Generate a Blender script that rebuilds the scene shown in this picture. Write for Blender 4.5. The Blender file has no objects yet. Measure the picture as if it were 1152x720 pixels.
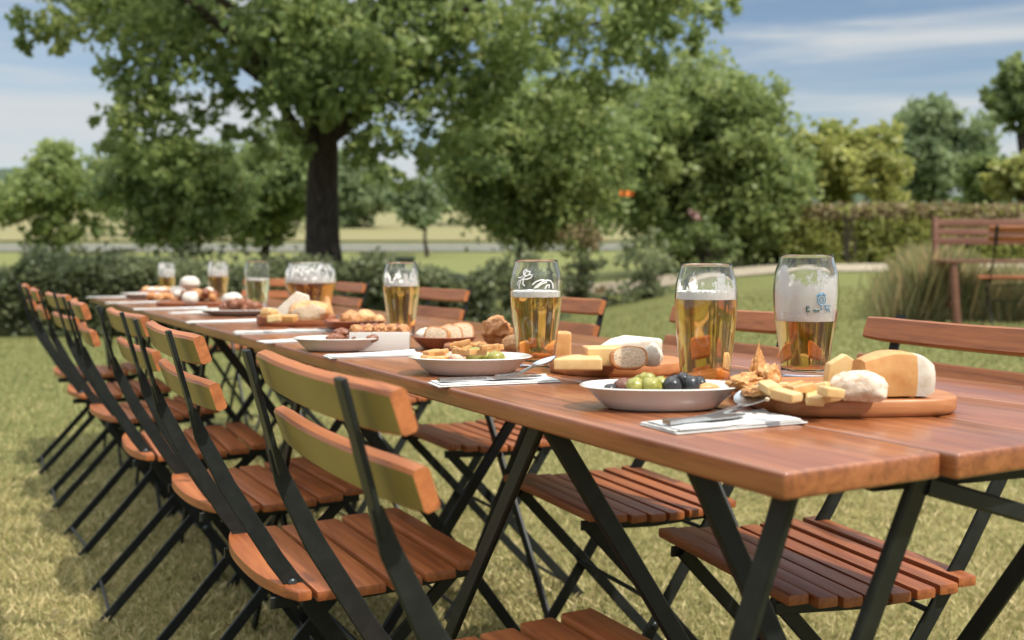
import bpy, bmesh, math, random
import numpy as np
from mathutils import Vector, Matrix, noise

random.seed(7)
rng = np.random.default_rng(11)
SC = bpy.context.scene
COL = SC.collection
PI = math.pi
R = math.radians

# ------------------------------------------------------------------ frame of the place
F, EYE = 1167.0, 0.91
PITCH = math.atan(67 / F)
P0 = (0.216, 0.823)                      # near corner of the table
AX = (-0.4787, 0.878)                    # along the table
BX = (0.878, 0.4787)                     # across the table
TA = math.atan2(BX[1], BX[0])            # rotation that lays local x across the table, local y along it
TOP = 0.74


def tw(u, v, z=0.0):
    return Vector((P0[0] + u * AX[0] + v * BX[0], P0[1] + u * AX[1] + v * BX[1], z))


def ray(x, y):
    dx, dy = (x - 576) / F, -(y - 360) / F
    return Vector((dx, math.cos(PITCH) + dy * math.sin(PITCH), -math.sin(PITCH) + dy * math.cos(PITCH)))


def on(x, y, z=TOP):                     # a pixel laid onto the level z
    r = ray(x, y)
    return Vector((0, 0, EYE)) + r * ((z - EYE) / r.z)


def at(x, y, d):                         # a pixel at the distance d
    r = ray(x, y)
    return Vector((0, 0, EYE)) + r * (d / r.y)


def sstep(a, b, x):
    t = min(1.0, max(0.0, (x - a) / (b - a)))
    return t * t * (3 - 2 * t)


def interp(x, pts):
    if x <= pts[0][0]:
        return pts[0][1]
    for (a, c), (b, d) in zip(pts, pts[1:]):
        if x <= b:
            return c + (d - c) * (x - a) / (b - a)
    return pts[-1][1]


LEFT_RISE = [(0, 0), (14, 0), (20, .25), (30, .62), (45, 1.0), (60, 2.1), (150, 8.6), (420, 22), (1000, 34)]
RIGHT_RISE = [(0, 0), (3.4, 0), (8.3, .41), (14, .58), (18, .8), (30, 1.0), (45, 1.2), (60, 2.1), (150, 8.6), (420, 22), (1000, 34)]


def ground(x, y):
    d = max(y, 0.0)
    t = sstep(-.06, .30, x / max(d, 2.5))
    return interp(d, LEFT_RISE) * (1 - t) + interp(d, RIGHT_RISE) * t


# ------------------------------------------------------------------ materials
def mat(name):
    m = bpy.data.materials.new(name)
    m.use_nodes = True
    nt = m.node_tree
    b = nt.nodes['Principled BSDF']
    return m, nt, b


def N(nt, typ, **kw):
    n = nt.nodes.new(typ)
    for k, v in kw.items():
        if k.startswith('i_'):
            n.inputs[k[2:].replace('_', ' ')].default_value = v
        else:
            setattr(n, k, v)
    return n


def ramp(nt, fac, stops):
    r = nt.nodes.new('ShaderNodeValToRGB')
    e = r.color_ramp.elements
    while len(e) > 1:
        e.remove(e[-1])
    e[0].position, e[0].color = stops[0][0], (*stops[0][1], 1)
    for p, c in stops[1:]:
        q = e.new(p)
        q.color = (*c, 1)
    nt.links.new(fac, r.inputs[0])
    return r.outputs[0]


def coords(nt, scale=(1, 1, 1), rot=(0, 0, 0), which='Object', jitter=False):
    tc = nt.nodes.new('ShaderNodeTexCoord')
    mp = nt.nodes.new('ShaderNodeMapping')
    mp.inputs['Scale'].default_value = scale
    mp.inputs['Rotation'].default_value = rot
    nt.links.new(tc.outputs[which], mp.inputs['Vector'])
    if jitter:
        oi = nt.nodes.new('ShaderNodeObjectInfo')
        ml = N(nt, 'ShaderNodeMath', operation='MULTIPLY')
        ml.inputs[1].default_value = 37.0
        nt.links.new(oi.outputs['Random'], ml.inputs[0])
        nt.links.new(ml.outputs[0], mp.inputs['Location'])
    return mp.outputs[0]


def bump(nt, b, height, strength=.2, dist=.01):
    bp = nt.nodes.new('ShaderNodeBump')
    bp.inputs['Strength'].default_value = strength
    bp.inputs['Distance'].default_value = dist
    nt.links.new(height, bp.inputs['Height'])
    nt.links.new(bp.outputs[0], b.inputs['Normal'])


def noisy(name, cols, scale=20, detail=4, rough=.6, bs=.0, stretch=(1, 1, 1), sheen=0, sss=0, coat=0, jitter=False, bscale=None, spec=.5):
    m, nt, b = mat(name)
    v = coords(nt, stretch, jitter=jitter)
    n = N(nt, 'ShaderNodeTexNoise', i_Scale=scale, i_Detail=detail, i_Roughness=.6)
    nt.links.new(v, n.inputs['Vector'])
    k = len(cols)
    c = ramp(nt, n.outputs[0], [(.28 + .44 * i / max(1, k - 1), col) for i, col in enumerate(cols)])
    nt.links.new(c, b.inputs['Base Color'])
    b.inputs['Roughness'].default_value = rough
    b.inputs['Specular IOR Level'].default_value = spec
    if bs:
        src = n.outputs[0]
        if bscale:
            n2 = N(nt, 'ShaderNodeTexNoise', i_Scale=bscale, i_Detail=5)
            nt.links.new(v, n2.inputs['Vector'])
            src = n2.outputs[0]
        bump(nt, b, src, bs, .004)
    if sss:
        b.inputs['Subsurface Weight'].default_value = sss
        b.inputs['Subsurface Radius'].default_value = (.01, .006, .003)
        b.inputs['Subsurface Scale'].default_value = .5
    if coat:
        b.inputs['Coat Weight'].default_value = coat
        b.inputs['Coat Roughness'].default_value = .18
    return m


def wood(name, dark, mid, light, along='x', rough=.42, coat=.25, scale=1.0, bs=.12):
    """Varnished wood: stretched grain, growth bands, dull patches."""
    m, nt, b = mat(name)
    st = {'x': (1.5, 30, 30), 'y': (30, 1.5, 30), 'z': (30, 30, 1.5)}[along]
    v = coords(nt, tuple(s * scale for s in st), jitter=True)
    n1 = N(nt, 'ShaderNodeTexNoise', i_Scale=2.2, i_Detail=9, i_Roughness=.70, i_Distortion=.5)
    nt.links.new(v, n1.inputs['Vector'])
    c = ramp(nt, n1.outputs[0], [(.3, dark), (.5, mid), (.72, light)])
    v2 = coords(nt, (3, 3, 3), jitter=True)
    n2 = N(nt, 'ShaderNodeTexNoise', i_Scale=1.3, i_Detail=3)
    nt.links.new(v2, n2.inputs['Vector'])
    mx = N(nt, 'ShaderNodeMix', data_type='RGBA', blend_type='MULTIPLY')
    mx.inputs[0].default_value = .45
    nt.links.new(c, mx.inputs[6])
    nt.links.new(ramp(nt, n2.outputs[0], [(.3, (.62, .58, .55)), (.65, (1, 1, 1))]), mx.inputs[7])
    nt.links.new(mx.outputs[2], b.inputs['Base Color'])
    rr = N(nt, 'ShaderNodeMapRange')
    rr.inputs['To Min'].default_value = rough - .1
    rr.inputs['To Max'].default_value = rough + .18
    nt.links.new(n2.outputs[0], rr.inputs['Value'])
    nt.links.new(rr.outputs[0], b.inputs['Roughness'])
    b.inputs['Coat Weight'].default_value = coat
    b.inputs['Coat Roughness'].default_value = .16
    bump(nt, b, n1.outputs[0], bs, .002)
    return m


M = {}
M['table_wood'] = wood('table wood', (.12, .034, .010), (.255, .082, .026), (.37, .138, .048), 'y', .30, .5, 1.25, .08)
M['slat_wood'] = wood('slat wood', (.19, .054, .015), (.37, .115, .031), (.49, .172, .052), 'x', .46, .12)
M['seat_wood'] = wood('seat wood', (.15, .040, .011), (.325, .095, .025), (.45, .15, .042), 'x', .46, .12)
M['board_wood'] = wood('board wood', (.30, .105, .032), (.44, .175, .060), (.54, .25, .10), 'x', .45, .1)
M['dark_board'] = wood('dark board wood', (.17, .052, .02), (.27, .088, .032), (.35, .13, .05), 'x', .45, .1)
M['old_wood'] = wood('weathered bench wood', (.11, .045, .027), (.20, .085, .052), (.31, .17, .12), 'x', .55, .05)
M['olive'] = noisy('olive paint', [(.19, .135, .028), (.24, .172, .038), (.27, .20, .050)], 9, 5, .5, .06, jitter=True)
M['black_metal'] = noisy('black painted steel', [(.006, .0075, .007), (.009, .011, .010), (.015, .017, .015)], 45, 6, .46, .06, jitter=True, spec=.32)
M['bolt_metal'] = noisy('dull bolt steel', [(.03, .04, .045), (.09, .10, .10)], 60, 3, .35)
M['bolt_metal'].node_tree.nodes['Principled BSDF'].inputs['Metallic'].default_value = .7
M['steel'] = noisy('brushed cutlery steel', [(.42, .45, .47), (.58, .6, .62)], 40, 4, .25)
M['steel'].node_tree.nodes['Principled BSDF'].inputs['Metallic'].default_value = 1
M['ceramic'] = noisy('white glazed ceramic', [(.48, .445, .40), (.55, .52, .48)], 6, 3, .22, coat=.3)
M['napkin'] = noisy('white paper napkin', [(.53, .52, .49), (.60, .59, .565)], 14, 5, .85, .25, bscale=160)
M['olive_green'] = noisy('green olive skin', [(.16, .16, .025), (.26, .245, .048), (.38, .33, .09)], 160, 4, .3, 0.09, sss=.15, jitter=True)
M['olive_black'] = noisy('black olive skin', [(.010, .012, .014), (.025, .025, .026), (.06, .045, .045)], 240, 4, .3, .08, jitter=True)
M['brown_bite'] = noisy('dark brown morsel', [(.10, .035, .02), (.2, .08, .05)], 300, 4, .5, .2, jitter=True)
M['cheese_pale'] = noisy('pale yellow cheese', [(.50, .31, .115), (.57, .38, .16), (.60, .44, .22)], 56, 5, .5, .06, sss=.2, jitter=True)
M['cheese_orange'] = noisy('orange cheese', [(.46, .20, .062), (.52, .265, .09), (.57, .33, .13)], 59, 5, .45, .05, sss=.2, jitter=True)
M['rind'] = noisy('tan cheese rind', [(.44, .20, .075), (.55, .28, .12), (.62, .36, .17)], 154, 5, .6, .2, jitter=True)
M['brie'] = noisy('white mould rind', [(.46, .38, .28), (.55, .49, .40), (.60, .56, .48)], 81, 6, .75, .10, sss=.1, jitter=True)
M['bread_floury'] = noisy('floury bread', [(.46, .27, .14), (.62, .50, .38), (.68, .60, .50)], 150, 6, .8, .4, jitter=True)
M['bread_crumb'] = noisy('pale bread crumb', [(.46, .32, .19), (.56, .43, .29), (.61, .51, .38)], 275, 7, .85, .6, jitter=True)
M['bread_crust'] = noisy('baked bread crust', [(.26, .09, .028), (.42, .18, .06), (.56, .31, .13)], 96, 6, .6, .35, jitter=True)
M['roll'] = noisy('golden roll crust', [(.40, .17, .06), (.55, .28, .11), (.66, .42, .21)], 100, 6, .55, 0.54, jitter=True)
M['chip'] = noisy('fried chip', [(.30, .11, .03), (.48, .22, .065), (.60, .36, .14)], 204, 5, .55, .3, jitter=True)
M['meat'] = noisy('roasted meat', [(.085, .024, .010), (.19, .06, .022), (.34, .13, .06)], 180, 6, .38, .4, jitter=True)
M['egg'] = noisy('white dumpling', [(.50, .44, .36), (.59, .55, .48)], 49, 5, .6, .08, sss=.15, jitter=True)
M['ham'] = noisy('pink ham', [(.52, .25, .16), (.66, .38, .27), (.72, .50, .40)], 120, 4, .45, .15, sss=.2, jitter=True)
M['foam'] = noisy('beer foam', [(.70, .66, .60), (.80, .77, .72)], 260, 6, .9, .12, bscale=500)
M['blue_ink'] = noisy('blue print', [(.03, .17, .30), (.05, .24, .40)], 40, 2, .4)
M['green_ink'] = noisy('dark green print', [(.015, .06, .055), (.03, .09, .075)], 40, 2, .4)
M['white_ink'] = noisy('white print', [(.72, .72, .70), (.82, .82, .8)], 40, 2, .4)
M['bark'] = noisy('dark bark', [(.018, .014, .010), (.042, .033, .025), (.075, .062, .048)], 9, 8, .9, .9, stretch=(3, 3, .6), spec=.2)
M['bin'] = noisy('dark green plastic', [(.012, .022, .014), (.03, .045, .03)], 5, 3, .5)
M['orange_cloth'] = noisy('orange cloth', [(.62, .14, .02), (.75, .22, .04)], 12, 3, .7)
M['pink_petal'] = noisy('pink petals', [(.30, .16, .14), (.40, .25, .22)], 20, 3, .7)


def leaf_mat(name, dark, mid, light, trans=.48, rough=.5):
    m, nt, b = mat(name)
    a = nt.nodes.new('ShaderNodeAttribute')
    a.attribute_name = 'tint'
    c = ramp(nt, a.outputs['Fac'], [(0, dark), (.5, mid), (1, light)])
    nt.links.new(c, b.inputs['Base Color'])
    b.inputs['Roughness'].default_value = rough
    b.inputs['Specular IOR Level'].default_value = .35
    t = nt.nodes.new('ShaderNodeBsdfTranslucent')
    hs = N(nt, 'ShaderNodeHueSaturation')
    hs.inputs['Value'].default_value = 1.5
    hs.inputs['Hue'].default_value = .49
    nt.links.new(c, hs.inputs['Color'])
    nt.links.new(hs.outputs[0], t.inputs['Color'])
    mx = nt.nodes.new('ShaderNodeMixShader')
    mx.inputs[0].default_value = trans
    nt.links.new(b.outputs[0], mx.inputs[1])
    nt.links.new(t.outputs[0], mx.inputs[2])
    nt.links.new(mx.outputs[0], nt.nodes['Material Output'].inputs['Surface'])
    return m


M['leaf_main'] = leaf_mat('broad tree leaves', (0.103, 0.160, 0.053), (0.205, 0.268, 0.090), (0.342, 0.385, 0.147))
M['leaf_dark'] = leaf_mat('dark tree leaves', (0.077, 0.118, 0.044), (0.151, 0.201, 0.071), (0.246, 0.299, 0.108))
M['leaf_mid'] = leaf_mat('mid green leaves', (0.106, 0.153, 0.047), (0.187, 0.241, 0.078), (0.293, 0.333, 0.122))
M['leaf_light'] = leaf_mat('light green leaves', (0.148, 0.182, 0.045), (0.265, 0.287, 0.079), (0.391, 0.392, 0.128))
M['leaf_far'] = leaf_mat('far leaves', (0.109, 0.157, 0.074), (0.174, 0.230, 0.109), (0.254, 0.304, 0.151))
M['leaf_grey'] = leaf_mat('greyish shrub leaves', (0.103, 0.132, 0.065), (0.186, 0.217, 0.109), (0.296, 0.314, 0.174))
M['leaf_hedge'] = leaf_mat('hedge leaves', (0.053, 0.075, 0.034), (0.108, 0.129, 0.058), (0.198, 0.206, 0.107))
M['leaf_tan'] = leaf_mat('dry tan leaves', (.13, .105, .045), (.23, .18, .085), (.32, .25, .13), .2)
M['grass'] = leaf_mat('lawn grass', (0.169, 0.183, 0.060), (0.349, 0.317, 0.131), (0.565, 0.467, 0.248), .3, .65)
M['tall_grass'] = leaf_mat('tall grass', (0.130, 0.153, 0.059), (0.258, 0.239, 0.104), (0.501, 0.359, 0.183), .3, .6)
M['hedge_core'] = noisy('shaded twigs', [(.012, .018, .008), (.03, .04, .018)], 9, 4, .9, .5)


def ground_mat(name, fn, rough=.95):
    m, nt, b = mat(name)
    b.inputs['Roughness'].default_value = rough
    b.inputs['Specular IOR Level'].default_value = .15
    fn(nt, b)
    return m


def _lawn(nt, b):
    v = coords(nt)
    big = N(nt, 'ShaderNodeTexNoise', i_Scale=.55, i_Detail=5, i_Roughness=.6)
    fine = N(nt, 'ShaderNodeTexNoise', i_Scale=26, i_Detail=8, i_Roughness=.72)
    mid = N(nt, 'ShaderNodeTexNoise', i_Scale=3.2, i_Detail=5)
    for n in (big, fine, mid):
        nt.links.new(v, n.inputs['Vector'])
    dry = ramp(nt, fine.outputs[0], [(.3, (.13, .115, .04)), (.5, (.25, .215, .078)), (.7, (.36, .30, .13))])
    grn = ramp(nt, fine.outputs[0], [(.3, (.075, .09, .028)), (.5, (.15, .16, .052)), (.7, (.23, .22, .085))])
    # greener away from the trodden place round the table
    sp = nt.nodes.new('ShaderNodeSeparateXYZ')
    nt.links.new(v, sp.inputs[0])
    far = N(nt, 'ShaderNodeMapRange')
    far.inputs['From Min'].default_value = 3.5
    far.inputs['From Max'].default_value = 8.5
    far.inputs['To Max'].default_value = .42
    nt.links.new(sp.outputs['Y'], far.inputs['Value'])
    ad = N(nt, 'ShaderNodeMath', operation='ADD')
    nt.links.new(big.outputs[0], ad.inputs[0])
    nt.links.new(far.outputs[0], ad.inputs[1])
    ad2 = N(nt, 'ShaderNodeMath', operation='MULTIPLY_ADD')
    ad2.inputs[1].default_value = .5
    nt.links.new(mid.outputs[0], ad2.inputs[0])
    nt.links.new(ad.outputs[0], ad2.inputs[2])
    f = ramp(nt, ad2.outputs[0], [(.66, (0, 0, 0)), (.98, (1, 1, 1))])
    mx = N(nt, 'ShaderNodeMix', data_type='RGBA')
    nt.links.new(f, mx.inputs[0])
    nt.links.new(dry, mx.inputs[6])
    nt.links.new(grn, mx.inputs[7])
    nt.links.new(mx.outputs[2], b.inputs['Base Color'])
    bump(nt, b, fine.outputs[0], .8, .03)


def _two(cols, scale, detail=6, stretch=(1, 1, 1), bs=.5, bd=.05):
    def f(nt, b):
        v = coords(nt, stretch)
        n = N(nt, 'ShaderNodeTexNoise', i_Scale=scale, i_Detail=detail, i_Roughness=.65)
        nt.links.new(v, n.inputs['Vector'])
        nt.links.new(ramp(nt, n.outputs[0], [(.3 + .4 * i / (len(cols) - 1), c) for i, c in enumerate(cols)]), b.inputs['Base Color'])
        bump(nt, b, n.outputs[0], bs, bd)
    return f


M['lawn'] = ground_mat('lawn', _lawn)
M['path'] = ground_mat('pale gravel', _two([(.22, .18, .12), (.31, .26, .19), (.40, .34, .26)], 9, 8))
M['road'] = ground_mat('worn asphalt', _two([(.105, .108, .082), (.14, .138, .11), (.18, .172, .135)], 3, 6, bs=.2))
M['field'] = ground_mat('ripening field', _two([(.16, .145, .07), (.21, .185, .09), (.18, .185, .08)], .5, 6, (.2, 1, 1)))
M['meadow'] = ground_mat('green meadow', _two([(.12, .15, .05), (.17, .195, .07), (.22, .22, .09)], .35, 6, (.15, 1, 1)))
M['hill'] = ground_mat('wooded hill', _two([(.035, .055, .032), (.060, .085, .050), (.085, .11, .062)], .18, 7, bs=1, bd=3))


def glass_mat():
    m, nt, b = mat('clear glass')
    b.inputs['Base Color'].default_value = (.985, .99, .985, 1)
    b.inputs['Transmission Weight'].default_value = 1
    b.inputs['Roughness'].default_value = .0
    b.inputs['IOR'].default_value = 1.46
    return m


def beer_mat(name, color, dens):
    m, nt, b = mat(name)
    b.inputs['Base Color'].default_value = (1, 1, 1, 1)
    b.inputs['Transmission Weight'].default_value = 1
    b.inputs['Roughness'].default_value = .02
    b.inputs['IOR'].default_value = 1.34
    va = nt.nodes.new('ShaderNodeVolumeAbsorption')
    va.inputs['Color'].default_value = (*color, 1)
    va.inputs['Density'].default_value = dens
    nt.links.new(va.outputs[0], nt.nodes['Material Output'].inputs['Volume'])
    return m


def lacing_mat(name, lo, hi, zlo, zhi, scale):
    """Foam clinging to the glass: dense below, broken above."""
    m, nt, b = mat(name)
    b.inputs['Base Color'].default_value = (.74, .71, .67, 1)
    b.inputs['Roughness'].default_value = .9
    v = coords(nt, (1, 1, .8))
    n = N(nt, 'ShaderNodeTexNoise', i_Scale=scale, i_Detail=7, i_Roughness=.62)
    nt.links.new(v, n.inputs['Vector'])
    tc = nt.nodes.new('ShaderNodeTexCoord')
    sp = nt.nodes.new('ShaderNodeSeparateXYZ')
    nt.links.new(tc.outputs['Object'], sp.inputs[0])
    mr = N(nt, 'ShaderNodeMapRange')
    mr.inputs['From Min'].default_value = zlo
    mr.inputs['From Max'].default_value = zhi
    mr.inputs['To Min'].default_value = lo
    mr.inputs['To Max'].default_value = hi
    nt.links.new(sp.outputs['Z'], mr.inputs['Value'])
    sub = N(nt, 'ShaderNodeMath', operation='SUBTRACT')
    nt.links.new(n.outputs[0], sub.inputs[0])
    nt.links.new(mr.outputs[0], sub.inputs[1])
    sc = N(nt, 'ShaderNodeMath', operation='MULTIPLY_ADD', use_clamp=True)
    sc.inputs[1].default_value = 14
    sc.inputs[2].default_value = .5
    nt.links.new(sub.outputs[0], sc.inputs[0])
    m2 = N(nt, 'ShaderNodeMath', operation='MULTIPLY')
    m2.inputs[1].default_value = .93
    nt.links.new(sc.outputs[0], m2.inputs[0])
    nt.links.new(m2.outputs[0], b.inputs['Alpha'])
    return m


M['glass'] = glass_mat()
M['beer'] = beer_mat('amber lager', (.980, .665, .045), 24)
M['beer_pale'] = beer_mat('pale lager', (.95, .87, .40), 16)
M['lacing_heavy'] = lacing_mat('heavy foam lacing', .26, .63, .104, .166, 24)
M['lacing_light'] = lacing_mat('light foam lacing', .46, .70, .118, .165, 60)
M['lacing_mid'] = lacing_mat('broken foam lacing', .40, .60, .105, .165, 70)

# ------------------------------------------------------------------ object helpers


def tag(o, label=None, cat=None, group=None, kind=None):
    if label:
        o['label'] = label
    if cat:
        o['category'] = cat
    if group:
        o['group'] = group
    if kind:
        o['kind'] = kind
    return o


def thing(name, label, cat, loc=(0, 0, 0), rz=0, group=None):
    o = bpy.data.objects.new(name, None)
    o.empty_display_size = .1
    COL.objects.link(o)
    o.location = loc
    o.rotation_euler = (0, 0, rz)
    return tag(o, label, cat, group)


def obj(name, bm, mats, parent=None, smooth=True, loc=None, rz=0, rot=None):
    me = bpy.data.meshes.new(name)
    bmesh.ops.recalc_face_normals(bm, faces=bm.faces[:])
    bm.to_mesh(me)
    bm.free()
    for m in (mats if isinstance(mats, (list, tuple)) else [mats]):
        me.materials.append(m)
    o = bpy.data.objects.new(name, me)
    COL.objects.link(o)
    if smooth:
        me.polygons.foreach_set('use_smooth', [True] * len(me.polygons))
        try:
            me.set_sharp_from_angle(angle=R(38))
        except Exception:
            pass
    if parent:
        o.parent = parent
    if loc is not None:
        o.location = loc
    o.rotation_euler = rot if rot else (0, 0, rz)
    return o


def dup(root, loc, rz, label, group=None):
    r = root.copy()
    COL.objects.link(r)
    r.location = loc
    r.rotation_euler = (0, 0, rz)
    tag(r, label, None, group)
    for ch in list(root.children):
        c = ch.copy()
        COL.objects.link(c)
        c.parent = r
        for g in list(ch.children):
            d = g.copy()
            COL.objects.link(d)
            d.parent = c
    return r


def BM():
    return bmesh.new()


def merge(bm, other, mtx=None, mi=0):
    mp = {}
    for v in other.verts:
        mp[v] = bm.verts.new(mtx @ v.co if mtx is not None else v.co)
    for f in other.faces:
        try:
            nf = bm.faces.new([mp[v] for v in f.verts])
            nf.material_index = mi if mi is not None else f.material_index
        except ValueError:
            pass
    other.free()


def add_box(bm, size, center=(0, 0, 0), bev=.003, rot=None, mi=0, seg=2):
    t = BM()
    bmesh.ops.create_cube(t, size=1)
    for v in t.verts:
        v.co = Vector((v.co.x * size[0], v.co.y * size[1], v.co.z * size[2]))
    if bev:
        bmesh.ops.bevel(t, geom=t.edges[:], offset=bev, segments=seg, profile=.6, affect='EDGES')
    mt = Matrix.Translation(center)
    if rot is not None:
        mt = mt @ (rot if isinstance(rot, Matrix) else Matrix.Rotation(rot, 4, 'Z'))
    merge(bm, t, mt, mi)


def add_loft(bm, secs, mi=0, close=True):
    """secs: list of closed rings of Vectors, same length."""
    rings = [[bm.verts.new(p) for p in s] for s in secs]
    n = len(rings[0])
    for a, b in zip(rings, rings[1:]):
        for i in range(n):
            f = bm.faces.new((a[i], a[(i + 1) % n], b[(i + 1) % n], b[i]))
            f.material_index = mi
    if close:
        bm.faces.new(rings[0][::-1]).material_index = mi
        bm.faces.new(rings[-1]).material_index = mi


def add_bar(bm, pts, w, t, side=(1, 0, 0), mi=0, widths=None):
    """Flat steel along pts; w across in the plane normal to `side`, t along `side`."""
    side = Vector(side).normalized()
    pts = [Vector(p) for p in pts]
    secs = []
    for i, p in enumerate(pts):
        d = (pts[min(i + 1, len(pts) - 1)] - pts[max(i - 1, 0)]).normalized()
        s = (side - d * side.dot(d)).normalized()
        q = d.cross(s)
        ww, tt = widths[i] if widths else (w, t)
        c = min(ww, tt) * .22
        ring = []
        for sx, sy in ((-1, -1), (1, -1), (1, 1), (-1, 1)):
            a = p + q * (sx * (ww / 2 - c)) + s * (sy * tt / 2)
            b = p + q * (sx * ww / 2) + s * (sy * (tt / 2 - c))
            ring += [b, a] if (sx * sy) > 0 else [a, b]
        secs.append(ring)
    add_loft(bm, secs, mi)


def add_tube(bm, pts, r, seg=8, mi=0, radii=None):
    pts = [Vector(p) for p in pts]
    secs = []
    up = Vector((.13, .21, 1)).normalized()
    for i, p in enumerate(pts):
        d = (pts[min(i + 1, len(pts) - 1)] - pts[max(i - 1, 0)]).normalized()
        u = up if abs(d.dot(up)) < .95 else Vector((1, 0, 0))
        s = d.cross(u).normalized()
        q = d.cross(s)
        rr = radii[i] if radii else r
        secs.append([p + (s * math.cos(2 * PI * k / seg) + q * math.sin(2 * PI * k / seg)) * rr for k in range(seg)])
    add_loft(bm, secs, mi)


def add_lathe(bm, prof, seg=48, sx=1, sy=1, mi=0, power=2.0):
    """prof: (r, z) list; closed at axis ends when r = 0."""
    rings = []
    for r, z in prof:
        if r < 1e-6:
            rings.append([bm.verts.new((0, 0, z))])
        else:
            ring = []
            for k in range(seg):
                a = 2 * PI * k / seg
                c, s = math.cos(a), math.sin(a)
                if power != 2.0:
                    e = (abs(c) ** power + abs(s) ** power) ** (-1 / power)
                    c, s = c * e, s * e
                ring.append(bm.verts.new((r * c * sx, r * s * sy, z)))
            rings.append(ring)
    for a, b in zip(rings, rings[1:]):
        for i in range(seg):
            j = (i + 1) % seg
            if len(a) == 1 and len(b) == 1:
                continue
            if len(a) == 1:
                f = bm.faces.new((a[0], b[j], b[i]))
            elif len(b) == 1:
                f = bm.faces.new((a[i], a[j], b[0]))
            else:
                f = bm.faces.new((a[i], a[j], b[j], b[i]))
            f.material_index = mi


def blob_bm(size, rough=.08, freq=2.2, sub=3, seed=None, flat=.0):
    """Lumpy ellipsoid standing on z = 0."""
    bm = BM()
    bmesh.ops.create_icosphere(bm, subdivisions=sub, radius=1)
    off = Vector((random.uniform(0, 90), random.uniform(0, 90), random.uniform(0, 90)))
    for v in bm.verts:
        k = 1 + rough * 2 * noise.fractal(v.co * freq + off, .9, 2.0, 4)
        c = v.co * k
        if c.z < -(1 - flat):
            c.z = -(1 - flat)
        v.co = Vector((c.x * size[0] / 2, c.y * size[1] / 2, c.z * size[2] / 2))
    zmin = min(v.co.z for v in bm.verts)
    for v in bm.verts:
        v.co.z -= zmin
    return bm


def lumpify(bm, amt, freq):
    off = Vector((random.uniform(0, 90), random.uniform(0, 90), random.uniform(0, 90)))
    for v in bm.verts:
        v.co += Vector([noise.noise(v.co * freq + off + Vector((31 * i, 7 * i, 0))) for i in range(3)]) * amt


def quads_object(name, verts, n, m, tint, parent=None, per=4):
    """A mesh of n separate little faces from an (n*per, 3) array, with a tint per face."""
    me = bpy.data.meshes.new(name)
    me.vertices.add(n * per)
    me.vertices.foreach_set('co', verts.astype(np.float32).ravel())
    me.loops.add(n * per)
    me.loops.foreach_set('vertex_index', np.arange(n * per, dtype=np.int32))
    me.polygons.add(n)
    me.polygons.foreach_set('loop_start', np.arange(0, n * per, per, dtype=np.int32))
    me.update(calc_edges=True)
    a = me.attributes.new('tint', 'FLOAT', 'FACE')
    a.data.foreach_set('value', np.clip(tint, 0, 1).astype(np.float32))
    me.materials.append(m)
    o = bpy.data.objects.new(name, me)
    COL.objects.link(o)
    if parent:
        o.parent = parent
    return o


def unit(a):
    return a / np.maximum(np.linalg.norm(a, axis=1, keepdims=True), 1e-9)


def leaf_verts(c, size, up=.55, droop=.35):
    n = len(c)
    t = rng.normal(size=(n, 3))
    t[:, 2] -= droop * 1.6
    t = unit(t)
    nn = rng.normal(size=(n, 3)) * .7
    nn[:, 2] += up * .9
    nn[:, 1] -= .25
    s = unit(np.cross(t, nn))
    nn = np.cross(s, t)
    L = size * rng.uniform(.65, 1.25, (n, 1))
    W = L * rng.uniform(.55, .8, (n, 1))
    v = np.empty((n, 4, 3))
    v[:, 0] = c - t * L * .5
    v[:, 1] = c + s * W * .5 + nn * L * .10 + t * L * .04
    v[:, 2] = c + t * L * .5 - nn * L * .08
    v[:, 3] = c - s * W * .5 + nn * L * .10 + t * L * .04
    return v.reshape(-1, 3)


def clump_points(c, r, n, squash=.75):
    """Leaf centres gathered on twigs inside an uneven ball."""
    k = max(5, n // 14)
    d = unit(rng.normal(size=(k, 3)))
    rad = rng.uniform(.25, 1.0, (k, 1)) ** .6
    rad *= rng.uniform(.75, 1.2, (k, 1))
    tw_ = d * rad * np.array([r, r, r * squash])
    idx = rng.integers(0, k, n)
    p = tw_[idx] + rng.normal(size=(n, 3)) * r * np.array([.17, .17, .14])
    p[:, 2] -= np.abs(rng.normal(size=n)) * r * .12
    return p + np.array(c)


def foliage(name, clumps, leaf, per_m2, m, parent=None, up=.55, droop=.35, nmax=60000, tvar=.2):
    pts, tint = [], []
    for c, r in clumps:
        n = int(per_m2 * r * r)
        pts.append(clump_points(c, r, n))
        tint.append(np.clip(rng.normal(.5 + rng.normal() * .12, tvar, n), 0, 1))
    p = np.concatenate(pts)
    t = np.concatenate(tint)
    if len(p) > nmax:
        k = rng.permutation(len(p))[:nmax]
        p, t = p[k], t[k]
    return quads_object(name, leaf_verts(p, leaf, up, droop), len(p), m, t, parent)


def limb_path(a, b, sag=.12, n=6):
    a, b = Vector(a), Vector(b)
    L = (b - a).length
    w = Vector((random.uniform(-1, 1), random.uniform(-1, 1), 0)) * L * .06
    out = []
    for i in range(n + 1):
        t = i / n
        p = a.lerp(b, t)
        p += Vector((0, 0, 1)) * math.sin(PI * t) * L * sag + w * math.sin(PI * t * 1.7)
        out.append(p)
    return out


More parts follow.
